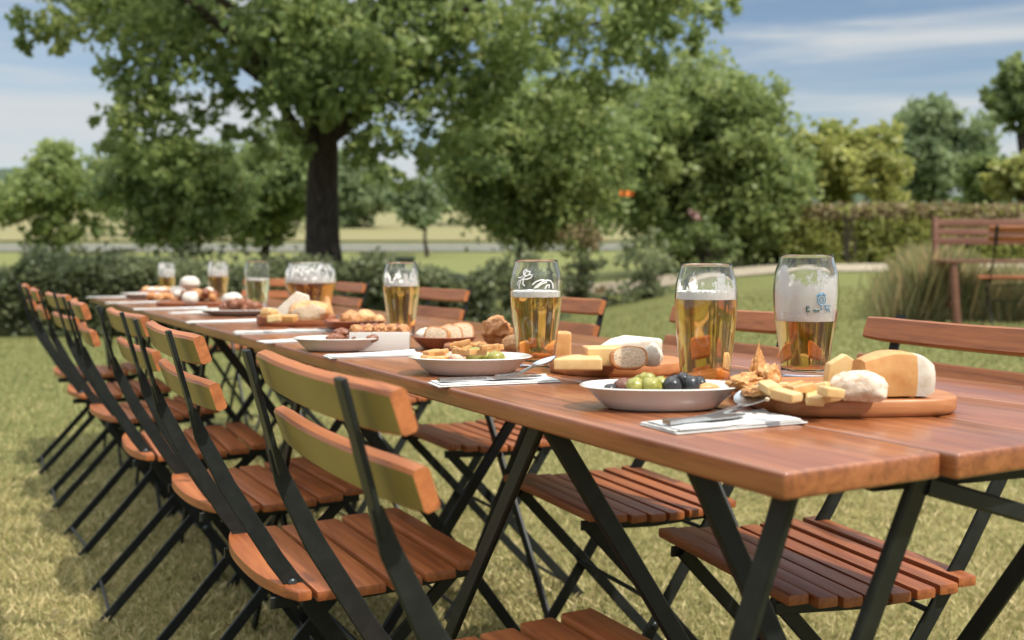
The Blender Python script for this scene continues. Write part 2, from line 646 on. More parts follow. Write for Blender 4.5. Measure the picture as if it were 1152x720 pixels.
def make_tree(name, label, base, height, trunk_r, clumps, leaf, per_m2, m, group=None, lean=(0, 0), nlimb=8, up=.55, nmax=30000, trunk_top=.75):
    """clumps in world coordinates; the thing stands at its trunk's foot."""
    base = Vector(base)
    t = thing(name, label, 'tree', base, 0, group)
    bm = BM()
    n = 9
    pts = [Vector((lean[0] * (i / n) ** 1.3 + .03 * math.sin(i * 1.9), lean[1] * i / n + .03 * math.cos(i * 1.3), -.15 + (height * trunk_top + .15) * i / n)) for i in range(n + 1)]
    rad = [trunk_r * (1.5 if i == 0 else 1.12 if i == 1 else (1 - .62 * i / n)) for i in range(n + 1)]
    add_tube(bm, pts, 0, 14, radii=rad)
    lumpify(bm, trunk_r * .14, 2.5 / max(trunk_r, .05) * .3)
    obj('trunk', bm, M['bark'], t)
    lb = BM()
    order = sorted(clumps, key=lambda q: -q[1])[:nlimb]
    for c, r in order:
        rel = Vector(c) - base
        h = min(max(rel.z * .55, height * .22), height * trunk_top * .95)
        k = (h + .15) / (height * trunk_top + .15) * n
        i = min(int(k), n - 1)
        a = pts[i].lerp(pts[i + 1], k - i)
        rr = max(trunk_r * .42 * (1 - .5 * k / n), .012)
        path = limb_path(a, rel, .08)
        add_tube(lb, path, 0, 7, radii=[rr * (1 - .85 * j / (len(path) - 1)) + .004 for j in range(len(path))])
    if len(lb.verts):
        obj('limbs', lb, M['bark'], t)
    else:
        lb.free()
    loc = [((Vector(c) - base)[:], r) for c, r in clumps]
    foliage('crown', loc, leaf, per_m2, m, t, up, nmax=nmax)
    return t


def auto_clumps(c, rx, ry, rz, n, r, shell=.55):
    out = []
    for _ in range(n):
        d = unit(rng.normal(size=(1, 3)))[0]
        k = rng.uniform(shell, 1.0) * rng.uniform(.8, 1.08)
        out.append((Vector((c[0] + d[0] * rx * k, c[1] + d[1] * ry * k, c[2] + d[2] * rz * k)), r * rng.uniform(.7, 1.25)))
    return out


# ------------------------------------------------------------------ setting
def sheet(name, m, xs, ys, lift=0.0, zf=ground):
    bm = BM()
    g = [[bm.verts.new((x, y, zf(x, y) + lift)) for x in (xs(y) if callable(xs) else xs)] for y in ys]
    for a, b in zip(g, g[1:]):
        for i in range(len(a) - 1):
            bm.faces.new((a[i], a[i + 1], b[i + 1], b[i]))
    o = obj(name, bm, m, smooth=True)
    o['kind'] = 'structure'
    return o


def fan(k0, k1, n, extra=0.0):
    return lambda y: [(k0 + (k1 - k0) * i / n) * max(y, 3.0) + extra * (i / n * 2 - 1) for i in range(n + 1)]


ys = [-30, -12, -6, -3, -1, 0, .5] + [1 + .5 * i for i in range(40)] + [22, 24, 26, 28, 30, 34, 38, 42, 45, 48, 52, 56, 60, 70, 85, 105, 130, 150, 190, 250, 330, 420, 560, 760, 1000]
sheet('lawn', M['lawn'], fan(-1.0, 1.0, 60, 6.0), ys)
sheet('road', M['road'], fan(-1.0, .12, 40), [49 + i * .8 for i in range(9)], .05)
sheet('field', M['field'], fan(-1.0, 1.0, 40), [57.5, 60, 64, 68, 74, 80, 88, 96, 106, 118], .09)
sheet('meadow', M['meadow'], fan(-1.0, 1.0, 40), [118.5, 125, 132, 140, 150, 170, 200, 250, 300, 360, 420], .2)
sheet('gravel_path', M['path'], lambda y: [.02 * y + (.62 * y) * i / 24 for i in range(25)], [16.6 + .3 * i for i in range(12)], .02)


def far_hill():
    bm = BM()
    rows = []
    for j in range(9):
        d = 380 + j * 22
        row = []
        for i in range(141):
            x = (-.85 + 1.7 * i / 140) * d
            t = x / d
            crest = 34 + 9 * sstep(-.2, -.55, t) - 4 * sstep(.1, .5, t)
            k = math.sin(min(1, j / 5) * PI / 2)
            z = 18 + (crest - 18) * k + (noise.fractal(Vector((x * .03, d * .03, 0)), .9, 2, 5) * 4.5) * (0.2 + k)
            row.append(bm.verts.new((x, d, z)))
        rows.append(row)
    for a, b in zip(rows, rows[1:]):
        for i in range(140):
            bm.faces.new((a[i], a[i + 1], b[i + 1], b[i]))
    o = obj('hills', bm, M['hill'])
    o['kind'] = 'structure'


far_hill()


def grass_field():
    n = 420000
    # visible wedge with a margin to either side, thinning with distance
    d = .75 * (13.5 / .75) ** (rng.random(n) ** .82)
    t = rng.uniform(-.72, .66, n)
    x, y = t * d, d
    k = rng.random(n) < np.clip(1.15 - d / 16, 0, 1)
    x, y, d = x[k], y[k], d[k]
    # tufts
    x += rng.normal(size=len(x)) * .006
    gx, gy = np.floor(x * 9), np.floor(y * 9)
    h0 = (np.sin(gx * 12.9898 + gy * 78.233) * 43758.5453) % 1
    z = np.array([ground(a, b) for a, b in zip(x, y)])
    n = len(x)
    h = rng.uniform(.009, .024, n) * (.75 + .6 * h0) * (1 + d * .03)
    w = rng.uniform(.0012, .0026, n) * (1 + d * .20)
    ang = rng.uniform(0, 2 * PI, n)
    lean = rng.uniform(.1, 1.3, n) * h
    la = rng.uniform(0, 2 * PI, n)
    v = np.empty((n, 4, 3))
    base = np.stack([x, y, z - .002], 1)
    sx = np.stack([np.cos(ang) * w, np.sin(ang) * w, np.zeros(n)], 1)
    mid = base + np.stack([np.cos(la) * lean * .35, np.sin(la) * lean * .35, h * .6], 1)
    tip = base + np.stack([np.cos(la) * lean, np.sin(la) * lean, h], 1)
    v[:, 0] = base - sx
    v[:, 1] = base + sx
    v[:, 2] = tip
    v[:, 3] = mid - sx * .7
    patch = .5 + .5 * np.sin(x * 2.3 + 1.7 * np.sin(y * 1.9)) * np.sin(y * 2.1 + np.cos(x * 1.7))
    dry = rng.random(n) < .48
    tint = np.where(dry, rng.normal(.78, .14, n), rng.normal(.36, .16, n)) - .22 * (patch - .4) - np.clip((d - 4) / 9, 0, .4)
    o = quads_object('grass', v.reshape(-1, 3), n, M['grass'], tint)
    tag(o, 'short half dry grass blades of the lawn under the table', 'grass', kind='stuff')


grass_field()


def fallen_leaves():
    n = 160
    d = rng.uniform(1.6, 9, n)
    x = rng.uniform(-.55, .5, n) * d
    z = np.array([ground(a, b) for a, b in zip(x, d)]) + .012 + rng.uniform(0, .008, n)
    v = leaf_verts(np.stack([x, d, z], 1), .028, 2.0, 0.0)
    o = quads_object('fallen_leaves', v, n, M['leaf_tan'], rng.uniform(.3, 1, n))
    tag(o, 'dry tan leaves scattered over the lawn', 'fallen leaves', kind='stuff')


fallen_leaves()

# ------------------------------------------------------------------ the long table
tb = thing('long_table', 'long varnished plank table on crossed black steel legs, laid with beer and snacks', 'table', tw(0, 0, 0), TA)
TL, TWD, TH = 4.6, .70, .024


def tloc(v, u, z):
    return Vector((v, u, z))


bm = BM()
edges = [0, .192, .362, .532, .70]
for i, (a, b) in enumerate(zip(edges, edges[1:])):
    y0 = [0, -.012, -.012, -.012][i]
    t = BM()
    bmesh.ops.create_cube(t, size=1)
    sx, sy = (b - a) - .006, TL - y0
    for v in t.verts:
        v.co = Vector((v.co.x * sx, v.co.y * sy, v.co.z * TH))
    bmesh.ops.bevel(t, geom=t.edges[:], offset=.0042, segments=3, profile=.55, affect='EDGES')
    merge(bm, t, Matrix.Translation(((a + b) / 2, y0 + sy / 2, TOP - TH / 2)))
obj('tabletop', bm, M['table_wood'], tb)

UZ = TOP - TH - .001


def table_leg(a, b, w=.030, t=.012, bend=.0):
    bm = BM()
    pa, pb = Vector((a[1], a[0], UZ)), Vector((b[1], b[0], -.01))
    mid = pa.lerp(pb, .5) + Vector((0, bend, 0))
    n = 8
    pts = []
    for i in range(n + 1):
        s = i / n
        pts.append(pa * (1 - s) ** 2 + mid * 2 * s * (1 - s) + pb * s * s)
    add_bar(bm, pts, w, t, (0, 1, 0) if abs(pa.x - pb.x) > abs(pa.y - pb.y) else (1, 0, 0))
    obj('leg', bm, M['black_metal'], tb)


# (along, across) of each leg's top and of its foot
legs = [((.03, .035), (.20, -.07)), ((.165, .045), (.05, .36)), ((.03, .20), (.17, .02)),
        ((.42, .035), (.31, .46)), ((.47, .05), (.98, .03)),
        ((1.02, .65), (.50, .66)), ((.10, .62), (.55, .63))]
for k in (1.35, 2.25, 3.15, 4.1):
    legs += [((k, .05), (k + .03, .58)), ((k + .03, .62), (k, .08)), ((k + .06, .05), (k + .55, .06)), ((k + .55, .06), (k + .06, .07)),
             ((k + .06, .64), (k + .55, .63)), ((k + .55, .64), (k + .06, .65))]
for a, b in legs:
    table_leg(a, b, .024, .010)
bm = BM()
add_box(bm, (.36, .026, .020), (.35, .045, UZ - .0115), .003, Matrix.Rotation(R(-9), 4, 'Z'))
obj('top_rail', bm, M['black_metal'], tb)
bm = BM()
add_box(bm, (.60, .03, .018), (.35, .45, UZ - .0105), .003)
obj('top_rail', bm, M['black_metal'], tb)
for k in (1.37, 2.27, 3.17, 4.12):
    bm = BM()
    add_box(bm, (.60, .03, .018), (.35, k, UZ - .0105), .003)
    obj('top_rail', bm, M['black_metal'], tb)
bm = BM()
add_bar(bm, [(.205, .03, .703), (.34, .026, .662), (.66, .02, .565)], .018, .012, (0, 1, 0))
obj('cross_brace', bm, M['black_metal'], tb)
bm = BM()
add_tube(bm, [(.30, .42, .12), (.33, .8, .135), (.32, 1.36, .12)], .006, 8)
obj('stretcher', bm, M['black_metal'], tb)


# ------------------------------------------------------------------ folding chairs
def make_chair(name, label, group, nslat=7, curved_rear=False, painted=True, W=.41, D=.35, SZ=-.022):
    t = thing(name, label, 'chair', (0, 0, 0), 0, group)
    SY = .04               # seat set forward of the post feet
    # seat of slats running side to side
    bm = BM()
    pitch = D / nslat
    for i in range(nslat):
        y = SY - D / 2 + pitch * (i + .5)
        zz = SZ + .448 - .012 * math.sin(PI * (i + .5) / nslat) + .006 * (i / nslat)
        ww = W - (.02 if i in (0, nslat - 1) else 0)
        if i == 0 and curved_rear:
            # rear slat is a rounded D: short chamfered corners
            g = BM()
            top, n = [], 14
            for k in range(n + 1):
                s = -1 + 2 * k / n
                top.append((s * W / 2, -pitch * .5 + .034 * abs(s) ** 2.6))
            out = top + [(W / 2, pitch * .42), (-W / 2, pitch * .42)]
            lo = [g.verts.new((x, yy, -.008)) for x, yy in out]
            hi = [g.verts.new((x, yy, .008)) for x, yy in out]
            g.faces.new(hi)
            g.faces.new(lo[::-1])
            m_ = len(out)
            for k in range(m_):
                g.faces.new((lo[k], lo[(k + 1) % m_], hi[(k + 1) % m_], hi[k]))
            es = [e for e in g.edges if abs(e.verts[0].co.z - e.verts[1].co.z) < 1e-5]
            bmesh.ops.bevel(g, geom=es, offset=.004, segments=2, profile=.6, affect='EDGES')
            merge(bm, g, Matrix.Translation((0, y, zz)))
        else:
            add_box(bm, (ww, pitch - .008, .016), (0, y, zz), .004, Matrix.Rotation(R(random.uniform(-.35, .35)), 4, 'Z'))
    obj('seat', bm, M['seat_wood'], t)
    # backrest slats, gently bowed, painted olive behind
    lean = math.atan2(.075, .23)
    for k, zc in enumerate((.786, .720)):
        yc = -.243 + (0.81 - zc) * .30
        g = BM()
        nx = 10
        prof = [(-.0085, -.018), (-.0055, -.0215), (.0055, -.0215), (.0085, -.018), (.0085, .018), (.0055, .0215), (-.0055, .0215), (-.0085, .018)]
        secs = []
        for i in range(nx + 1):
            s = -1 + 2 * i / nx
            bow = .010 * (s * s - .5)
            e = .9 if i in (0, nx) else 1
            secs.append([Vector((s * W / 2, bow + py * e, pz * e)) for py, pz in prof])
        add_loft(g, secs)
        g.normal_update()
        for f in g.faces:
            c = f.calc_center_median()
            nrm = f.normal
            if painted and abs(nrm.y) > .8 and abs(nrm.x) < .5:
                s = c.x / (W / 2)
                if c.y < .010 * (s * s - .5):
                    f.material_index = 1
        m_ = Matrix.Translation((0, yc, zc)) @ Matrix.Rotation(lean, 4, 'X')
        for v in g.verts:
            v.co = m_ @ v.co
        sl = obj('back_slat', g, [M['slat_wood'], M['olive']], t)
        for sx in (-1, 1):
            q = BM()
            bmesh.ops.create_uvsphere(q, u_segments=10, v_segments=6, radius=.0065)
            c = m_ @ Vector((sx * .155, .0078 - .002, 0))
            for v in q.verts:
                v.co = Vector((v.co.x, v.co.y * .5, v.co.z)) + c
            obj('bolt', q, M['bolt_metal'], sl)
    for sx in (-1, 1):
        # back post: strap flat to the slats on top, twisted edge-on below, down to the front foot
        bm = BM()
        x = sx * .155
        pts = [(x, -.270, .815), (x, -.246, .735), (x, -.232, .690)]
        add_bar(bm, [(x, -.2675, .812), (x, -.2385, .70), (x, -.2315, .672)], 0, 0, (1, 0, 0),
                widths=[(.006, .022), (.006, .022), (.006, .020)])
        x2 = sx * .160
        low = [(x2, -.238, .700), (x2, -.226, .662), (x2, -.190, .585), (x2, -.122, .470), (x2, -.052, .368), (x2, .06, .20), (x2, .205, -.005)]
        add_bar(bm, low, 0, 0, (1, 0, 0), widths=[(.011, .006), (.020, .006), (.025, .006), (.026, .006), (.026, .006), (.025, .006), (.022, .006)])
        post = obj('back_post', bm, M['black_metal'], t)
        for py, pz in ((-.098, .432), (.045, .222)):
            q = BM()
            bmesh.ops.create_uvsphere(q, u_segments=10, v_segments=6, radius=.0075)
            for v in q.verts:
                v.co = Vector((v.co.x * .55 + x2 + sx * .004, v.co.y + py, v.co.z + pz))
            obj('rivet', q, M['bolt_metal'], post)
    for sx in (-1, 1):
        bm = BM()
        x = sx * .140
        add_bar(bm, [(x, .180, SZ + .428), (x, .05, .285), (x, -.08, .14), (x, -.215, -.005)], .023, .007, (1, 0, 0))
        obj('rear_leg', bm, M['black_metal'], t)
    for sx in (-1, 1):
        bm = BM()
        add_bar(bm, [(sx * .150, SY - D / 2 + .007, SZ + .424), (sx * .150, SY, SZ + .419), (sx * .150, SY + D / 2 - .009, SZ + .428)], .018, .006, (1, 0, 0))
        obj('seat_rail', bm, M['black_metal'], t)
    for y, z, w in ((-.19, .03, .27), (.165, .035, .31), (.05, .27, .27), (-.08, .388, .30)):
        bm = BM()
        add_tube(bm, [(-w / 2, y, z), (w / 2, y, z)], .0045, 8)
        obj('crossbar', bm, M['black_metal'], t)
    return t


LG = 'olive-backed chairs along the hedge-side row'
RG = 'chairs tucked in on the opposite side of the table'
lc = make_chair('folding_chair', 'olive-backed folding chair first in its row, beside the table corner with the plate of olives', LG, 6, True)
lrows = [(.36, -.03, 0, None),
         (1.03, -.045, -.5, 'olive-backed folding chair second in its row, whole brown seat showing behind the first chair'),
         (1.61, -.03, 1, 'olive-backed folding chair third in its row, between the second chair and the wide gap'),
         (2.24, -.05, -3, 'olive-backed folding chair fourth in its row, its back end-on past the gap'),
         (2.92, -.045, 3.5, 'olive-backed folding chair fifth in its row counting from the near table end'),
         (3.56, -.06, -2, 'olive-backed folding chair sixth in its row, second from the hedge'),
         (4.30, -.045, -2, 'olive-backed folding chair last in its row, closest to the hedge')]
for i, (u, v, dr, lab) in enumerate(lrows):
    loc, rz = tw(u, v), TA - PI / 2 + R(dr)
    if i == 0:
        lc.location, lc.rotation_euler = loc, (0, 0, rz)
    else:
        dup(lc, loc, rz, lab)
rc = make_chair('folding_chair', 'brown folding chair behind the big cheese wedge board, its two back slats wholly in view', RG, 8, False, False, .40, .33, -.002)
rrows = [(.57, .635, -9, None),
         (1.10, .63, -4, 'brown folding chair behind the two tall beer glasses at the near table end'),
         (1.86, .70, -2, 'brown folding chair whose back shows beside the beer glass with the white script'),
         (2.80, .76, 1.5, 'brown folding chair whose back stands just past the slim beer glass mid table'),
         (3.95, .82, -2, 'brown folding chair whose back stands beside the very wide beer glass'),
         (5.0, .86, 40, 'brown folding chair turned askew at the far corner, seen behind a pale beer glass')]
for i, (u, v, dr, lab) in enumerate(rrows):
    loc, rz = tw(u, v), TA + PI / 2 + R(dr)
    loc.z = ground(loc.x, loc.y)
    if i == 0:
        rc.location, rc.rotation_euler = loc, (0, 0, rz)
    else:
        dup(rc, loc, rz, lab)
# a lone chair up on the rise
q = at(1138, 300, 7.5)
dup(rc, (q.x, q.y, ground(q.x, q.y) + .0), R(-14), 'lone folding chair standing before the old wooden bench on the rise', 'chairs away from the table')


# ------------------------------------------------------------------ beer glasses
def gprof(h, rt, rm, rb):
    """outer radius over height: narrow foot, belly two thirds up, closing to the rim."""
    P = [(0, rb), (.08, rb * 1.0), (.2, rb + (rm - rb) * .20), (.4, rb + (rm - rb) * .62), (.55, rb + (rm - rb) * .90), (.66, rm), (.75, rm * .995), (.86, rm * .94 + rt * .04), (.94, rt * 1.02), (1, rt)]
    Z = [p[0] for p in P]
    Rr = [p[1] for p in P]
    # smooth by cosine-free cubic fit through numpy
    zz = np.linspace(0, 1, 40)
    rr = np.interp(zz, Z, Rr)
    for _ in range(3):
        rr[1:-1] = (rr[:-2] + 2 * rr[1:-1] + rr[2:]) / 4
    return [(float(r), float(z * h)) for r, z in zip(rr, zz)]


def beer_glass(label, loc, h, rt, rm, rb, fill, foam, beer='beer', lacing=None):
    g = thing('beer_glass', label, 'beer glass', loc, 0, 'beer glasses on the table')
    outer = gprof(h, rt, rm, rb)
    th = .0021
    p_seed = random.uniform(0, 50)
    base = .012
    inner = [(max(r - th, .001), z) for r, z in outer if z >= base]
    bm = BM()
    prof = [(0, .0), (outer[0][0] * .55, .0), (outer[0][0] * .9, .0004)] + [(r, z + (.0012 if i == 0 else 0)) for i, (r, z) in enumerate(outer[:-1])]
    ro, zo = outer[-1]
    prof += [(ro, zo - .0012), (ro - th * .3, zo), (ro - th * .7, zo), (ro - th, zo - .0012)]
    prof += inner[::-1][1:]
    prof += [(inner[0][0] * .8, base - .002), (0, base - .003)]
    add_lathe(bm, prof, 56)
    obj('glass_body', bm, M['glass'], g)

    def rin(z):
        return float(np.interp(z, [q[1] for q in outer], [q[0] for q in outer])) - th
    bm = BM()
    zs = [base + (fill - base) * i / 26 for i in range(27)]
    prof = [(0, base - .0034), (inner[0][0] * .8, base - .0026)] + [(rin(z) + .0004, z) for z in zs] + [(rin(fill) - .004, fill - .0003), (0, fill - .0003)]
    add_lathe(bm, prof, 56)
    obj('beer', bm, M[beer], g)
    bm = BM()
    n = 6
    prof = [(0, fill - .0002)] + [(rin(fill + foam * i / n) - .0002, fill + foam * i / n) for i in range(n + 1)] + [(rin(fill + foam) * .8, fill + foam + .0015), (0, fill + foam + .001)]
    add_lathe(bm, prof, 56)
    for v in bm.verts:                   # froth: uneven upper and lower edges
        a_ = math.atan2(v.co.y, v.co.x)
        v.co.z += .0011 * noise.fractal(Vector((math.cos(a_) * 5, math.sin(a_) * 5, v.co.z * 200 + p_seed)), .7, 2, 4) * (1 if v.co.z > fill + foam * .4 else .5)
    obj('foam', bm, M['foam'], g)
    if lacing:
        bm = BM()
        z0, z1 = fill + foam * .8, h - .006
        rings = []
        for i in range(15):
            z = z0 + (z1 - z0) * i / 14
            rings.append([bm.verts.new(((rin(z) - .0006) * math.cos(2 * PI * k / 56), (rin(z) - .0006) * math.sin(2 * PI * k / 56), z)) for k in range(56)])
        for a, b in zip(rings, rings[1:]):
            for k in range(56):
                bm.faces.new((a[k], a[(k + 1) % 56], b[(k + 1) % 56], b[k]))
        obj('foam_lacing', bm, M[lacing], g)
    g['_r'] = 0
    return g, (lambda z: float(np.interp(z, [q[1] for q in outer], [q[0] for q in outer])))


def strokes(parent, rof, face, lines, m, name, r=.0009):
    """Printed lines wrapped on the glass; lines hold (x, z) in metres seen from the front."""
    bm = BM()
    for ln in lines:
        pts = []
        for x, z in ln:
            rr = rof(z) + .0001
            a = math.asin(max(-.98, min(.98, x / rr)))
            ang = face + a
            pts.append(Vector((math.cos(ang) * rr, math.sin(ang) * rr, z)))
        secs = []
        for i, p in enumerate(pts):
            d = (pts[min(i + 1, len(pts) - 1)] - pts[max(i - 1, 0)]).normalized()
            o = Vector((p.x, p.y, 0)).normalized()
            s = d.cross(o).normalized()
            secs.append([p + s * r, p + o * .0005, p - s * r, p - o * .0004])
        add_loft(bm, secs)
    obj(name, bm, m, parent)


def facing(p):
    return math.atan2(-p.y, -p.x)


def arc(cx, cz, rx, rz, a0, a1, n=14):
    return [(cx + rx * math.cos(R(a0 + (a1 - a0) * i / n)), cz + rz * math.sin(R(a0 + (a1 - a0) * i / n))) for i in range(n + 1)]


# glass with the tall broken foam and the small printed marks
p = on(905, 424)
gA, rA = beer_glass('tall beer glass behind the cheese board, foam smeared to its rim, small blue emblem', p, .178, .038, .0465, .034, .083, .005, 'beer', 'lacing_heavy')
fa = facing(p)
em = [arc(.0215, .1145, .0055, .0075, 0, 360, 18), arc(.0215, .1140, .0026, .0040, 0, 360, 12),
      arc(.0215, .1145, .0072, .0092, 40, 150, 8), [(.026, .107), (.029, .098)], [(.0265, .1065), (.034, .106), (.030, .1015), (.034, .096)],
      [(.0205, .106), (.022, .099)], [(.0265, .101), (.033, .1012)]]
strokes(gA, rA, fa, em, M['blue_ink'], 'emblem', .00075)
mk = [[(.0015, .0975), (.0015, .105), (.0045, .105), (.005, .103), (.002, .1015), (.0055, .0995), (.0045, .0975), (.0015, .0975)],
      arc(.0145, .0985, .0042, .0016, 180, 0, 8), [(.0105, .098), (.0185, .098)]]
strokes(gA, rA, fa, mk, M['green_ink'], 'printed_mark', .0010)

p = on(793, 437)
gB, rB = beer_glass('beer glass between the olive plate and the foam smeared glass, thin white head', p, .166, .034, .041, .0325, .119, .0095, 'beer', 'lacing_light')
p = on(603, 412)
gC, rC = beer_glass('beer glass with white looping script, standing before the round cheese board', p, .171, .0345, .0415, .0305, .112, .0085, 'beer', None)
sc = [[(-.030, .131), (-.028, .137), (-.022, .140), (-.014, .1405), (-.008, .143), (-.006, .147), (-.010, .148), (-.017, .145), (-.022, .140)],
      [(-.017, .145), (-.018, .150), (-.014, .1535), (-.009, .152), (-.011, .149)], [(-.020, .140), (-.021, .133), (-.018, .130)],
      [(-.024, .138), (-.027, .131), (-.026, .126)], [(-.014, .1535), (-.016, .156), (-.020, .152), (-.019, .147), (-.024, .143), (-.028, .143)],
      [(-.003, .126), (.003, .132), (.010, .137), (.018, .139), (.023, .138), (.026, .133), (.0265, .126)],
      [(-.006, .132), (.000, .137), (.008, .1395), (.013, .1395)], [(.001, .127), (.008, .133), (.017, .136)],
      [(.014, .126), (.017, .131), (.021, .132), (.020, .127)]]
strokes(gC, rC, facing(p), sc, M['white_ink'], 'script', .0010)
p = on(452, 377)
beer_glass('slim beer glass beside the white box dish at mid table', p, .166, .034, .0415, .030, .112, .0075, 'beer', 'lacing_light')
p = on(350, 354)
beer_glass('very wide beer glass behind the bread and cheese board', p, .163, .066, .080, .056, .100, .010, 'beer', 'lacing_mid')
p = on(290, 344)
beer_glass('pale beer glass with a high empty rim beside the meat plate', p, .168, .040, .047, .036, .094, .008, 'beer_pale', None)
p = on(246, 336.5)
beer_glass('beer glass half lost behind the far meat platter, next to the pale beer', p, .168, .038, .0455, .036, .100, .012, 'beer', 'lacing_mid')
p = on(188, 330.5)
beer_glass('beer glass at the far table end with the thickest head of foam', p, .160, .038, .043, .036, .085, .026, 'beer', 'lacing_mid')


# ------------------------------------------------------------------ tableware
def kof(p):
    return p.y / F


def put(bm, name, m, label, cat, loc, rz=0, group=None, rot=None):
    o = obj(name, bm, m, None, True, loc, rz, rot)
    return tag(o, label, cat, group)


def oval_plate(label, loc, ax, ay, h, rz=0, power=2.3, cat='plate'):
    bm = BM()
    prof = [(0, 0), (.62, 0), (.70, .003), (.80, h * .45), (.90, h * .82), (.985, h * .96), (1, h), (.975, h + .0012), (.88, h * .88), (.76, h * .5), (.66, h * .56), (.4, h * .50), (0, h * .50)]
    add_lathe(bm, prof, 64, ax, ay, power=power)
    return put(bm, 'plate', M['ceramic'], label, cat, loc, rz, 'white oval plates')


def board(label, loc, lx, ly, h, rz=0, m='board_wood', power=5.0, name='serving_board', rim=.0):
    bm = BM()
    prof = [(0, 0), (.96, 0), (.985, h * .12), (1, h * .3), (1, h * .88), (.993, h * .97), (.985, h)]
    if rim:
        prof += [(.95, h), (.93, h - rim), (0, h - rim)]
    else:
        prof += [(.965, h + .0005), (0, h + .0005)]
    add_lathe(bm, prof, 72, lx / 2, ly / 2, power=power)
    return put(bm, name, M[m], label, 'board', loc, rz, 'wooden serving boards')


def napkin(label, loc, lx, ly, rz=0, layers=3):
    bm = BM()
    for k in range(layers):
        n = 14
        t = .0012
        sh = (random.uniform(-.004, .004), random.uniform(-.003, .003))
        a_ = R(random.uniform(-1.5, 1.5))
        z0 = .0009 + k * .0016
        rows_t, rows_b = [], []
        for i in range(n + 1):
            x = (-.5 + i / n) * (lx - k * .006)
            rt, rb = [], []
            for j in range(7):
                y = (-.5 + j / 6) * (ly - k * .004)
                xx, yy = x * math.cos(a_) - y * math.sin(a_) + sh[0], x * math.sin(a_) + y * math.cos(a_) + sh[1]
                w = .0012 * abs(noise.noise(Vector((xx * 30, yy * 40, k * 7 + loc[0] * 9)))) * k + (.0035 if k == layers - 1 and j == 6 else 0) * (i / n) ** 2
                rt.append(bm.verts.new((xx, yy, z0 + t / 2 + w)))
                rb.append(bm.verts.new((xx, yy, z0 - t / 2 + w)))
            rows_t.append(rt)
            rows_b.append(rb)
        for i in range(n):
            for j in range(6):
                bm.faces.new((rows_t[i][j], rows_t[i + 1][j], rows_t[i + 1][j + 1], rows_t[i][j + 1]))
                bm.faces.new((rows_b[i][j], rows_b[i][j + 1], rows_b[i + 1][j + 1], rows_b[i + 1][j]))
        for i in range(n):
            for j in (0, 6):
                bm.faces.new((rows_t[i][j], rows_t[i + 1][j], rows_b[i + 1][j], rows_b[i][j]))
        for j in range(6):
            for i in (0, n):
                bm.faces.new((rows_t[i][j], rows_t[i][j + 1], rows_b[i][j + 1], rows_b[i][j]))
    return put(bm, 'napkin', M['napkin'], label, 'napkin', loc, rz, 'folded white napkins')


def knife_bm(L=.17):
    bm = BM()
    secs = []
    for i in range(21):
        s = i / 20
        x = -L / 2 + L * s
        if s < .5:
            w, t = .0050 + .0016 * math.cos(s * 9), .0042
        else:
            q = (s - .5) / .5
            w, t = .0095 * (1 - q ** 5) + .0015, .0014
        z = .0025 + .0 * s
        secs.append([Vector((x, -w, z - t / 2)), Vector((x, w, z - t / 2)), Vector((x, w, z + t / 2)), Vector((x, -w, z + t / 2))])
    add_loft(bm, secs)
    return bm


def spoon_bm(L=.15, bw=.021):
    bm = BM()
    secs = []
    for i in range(31):
        s = i / 30
        x = -L / 2 + L * s
        if s < .62:
            w, t, z = .0042 - .0018 * s, .0024, .003 + .012 * s * s
            cup = 0
        else:
            q = (s - .62) / .38
            w = max(.0022, bw * math.sin(PI * min(1, .08 + q * .92)) ** .65)
            t, z = .0014, .0076 + .0 * q
            cup = .006 * math.sin(PI * q)
        ring_t = [Vector((x, -w + 2 * w * k / 6, z + t / 2 - cup * (1 - (2 * k / 6 - 1) ** 2))) for k in range(7)]
        ring_b = [Vector((x, -w + 2 * w * k / 6, z - t / 2 - cup * (1 - (2 * k / 6 - 1) ** 2))) for k in range(6, -1, -1)]
        secs.append(ring_t + ring_b)
    add_loft(bm, secs)
    return bm


Z = TOP + .0005
NA = TA        # napkins and boards lie square to the table

# ---- corner setting
pl = tw(.342, .135, Z)
oval_plate('white oval plate of mixed olives at the near table corner', pl, .093, .055, .0265)
zb = Z + .0095


def within(c, px, dy, dz):                # a spot in a dish centred on c: photo column, offset in depth and height
    y = c.y + dy
    return Vector(((px - 576) / F * y, y, c.z + dz))


def olive(c, px, dy, dz, size, m, label, grp, squash=.85, rz=None):
    q = within(c, px, dy, dz)
    bm = blob_bm((size * 1.06, size * squash * .95, size * squash * .93), .07, 1.3, 3)
    return put(bm, 'olive', M[m], label, 'olive', q, random.uniform(0, 3) if rz is None else rz, grp)


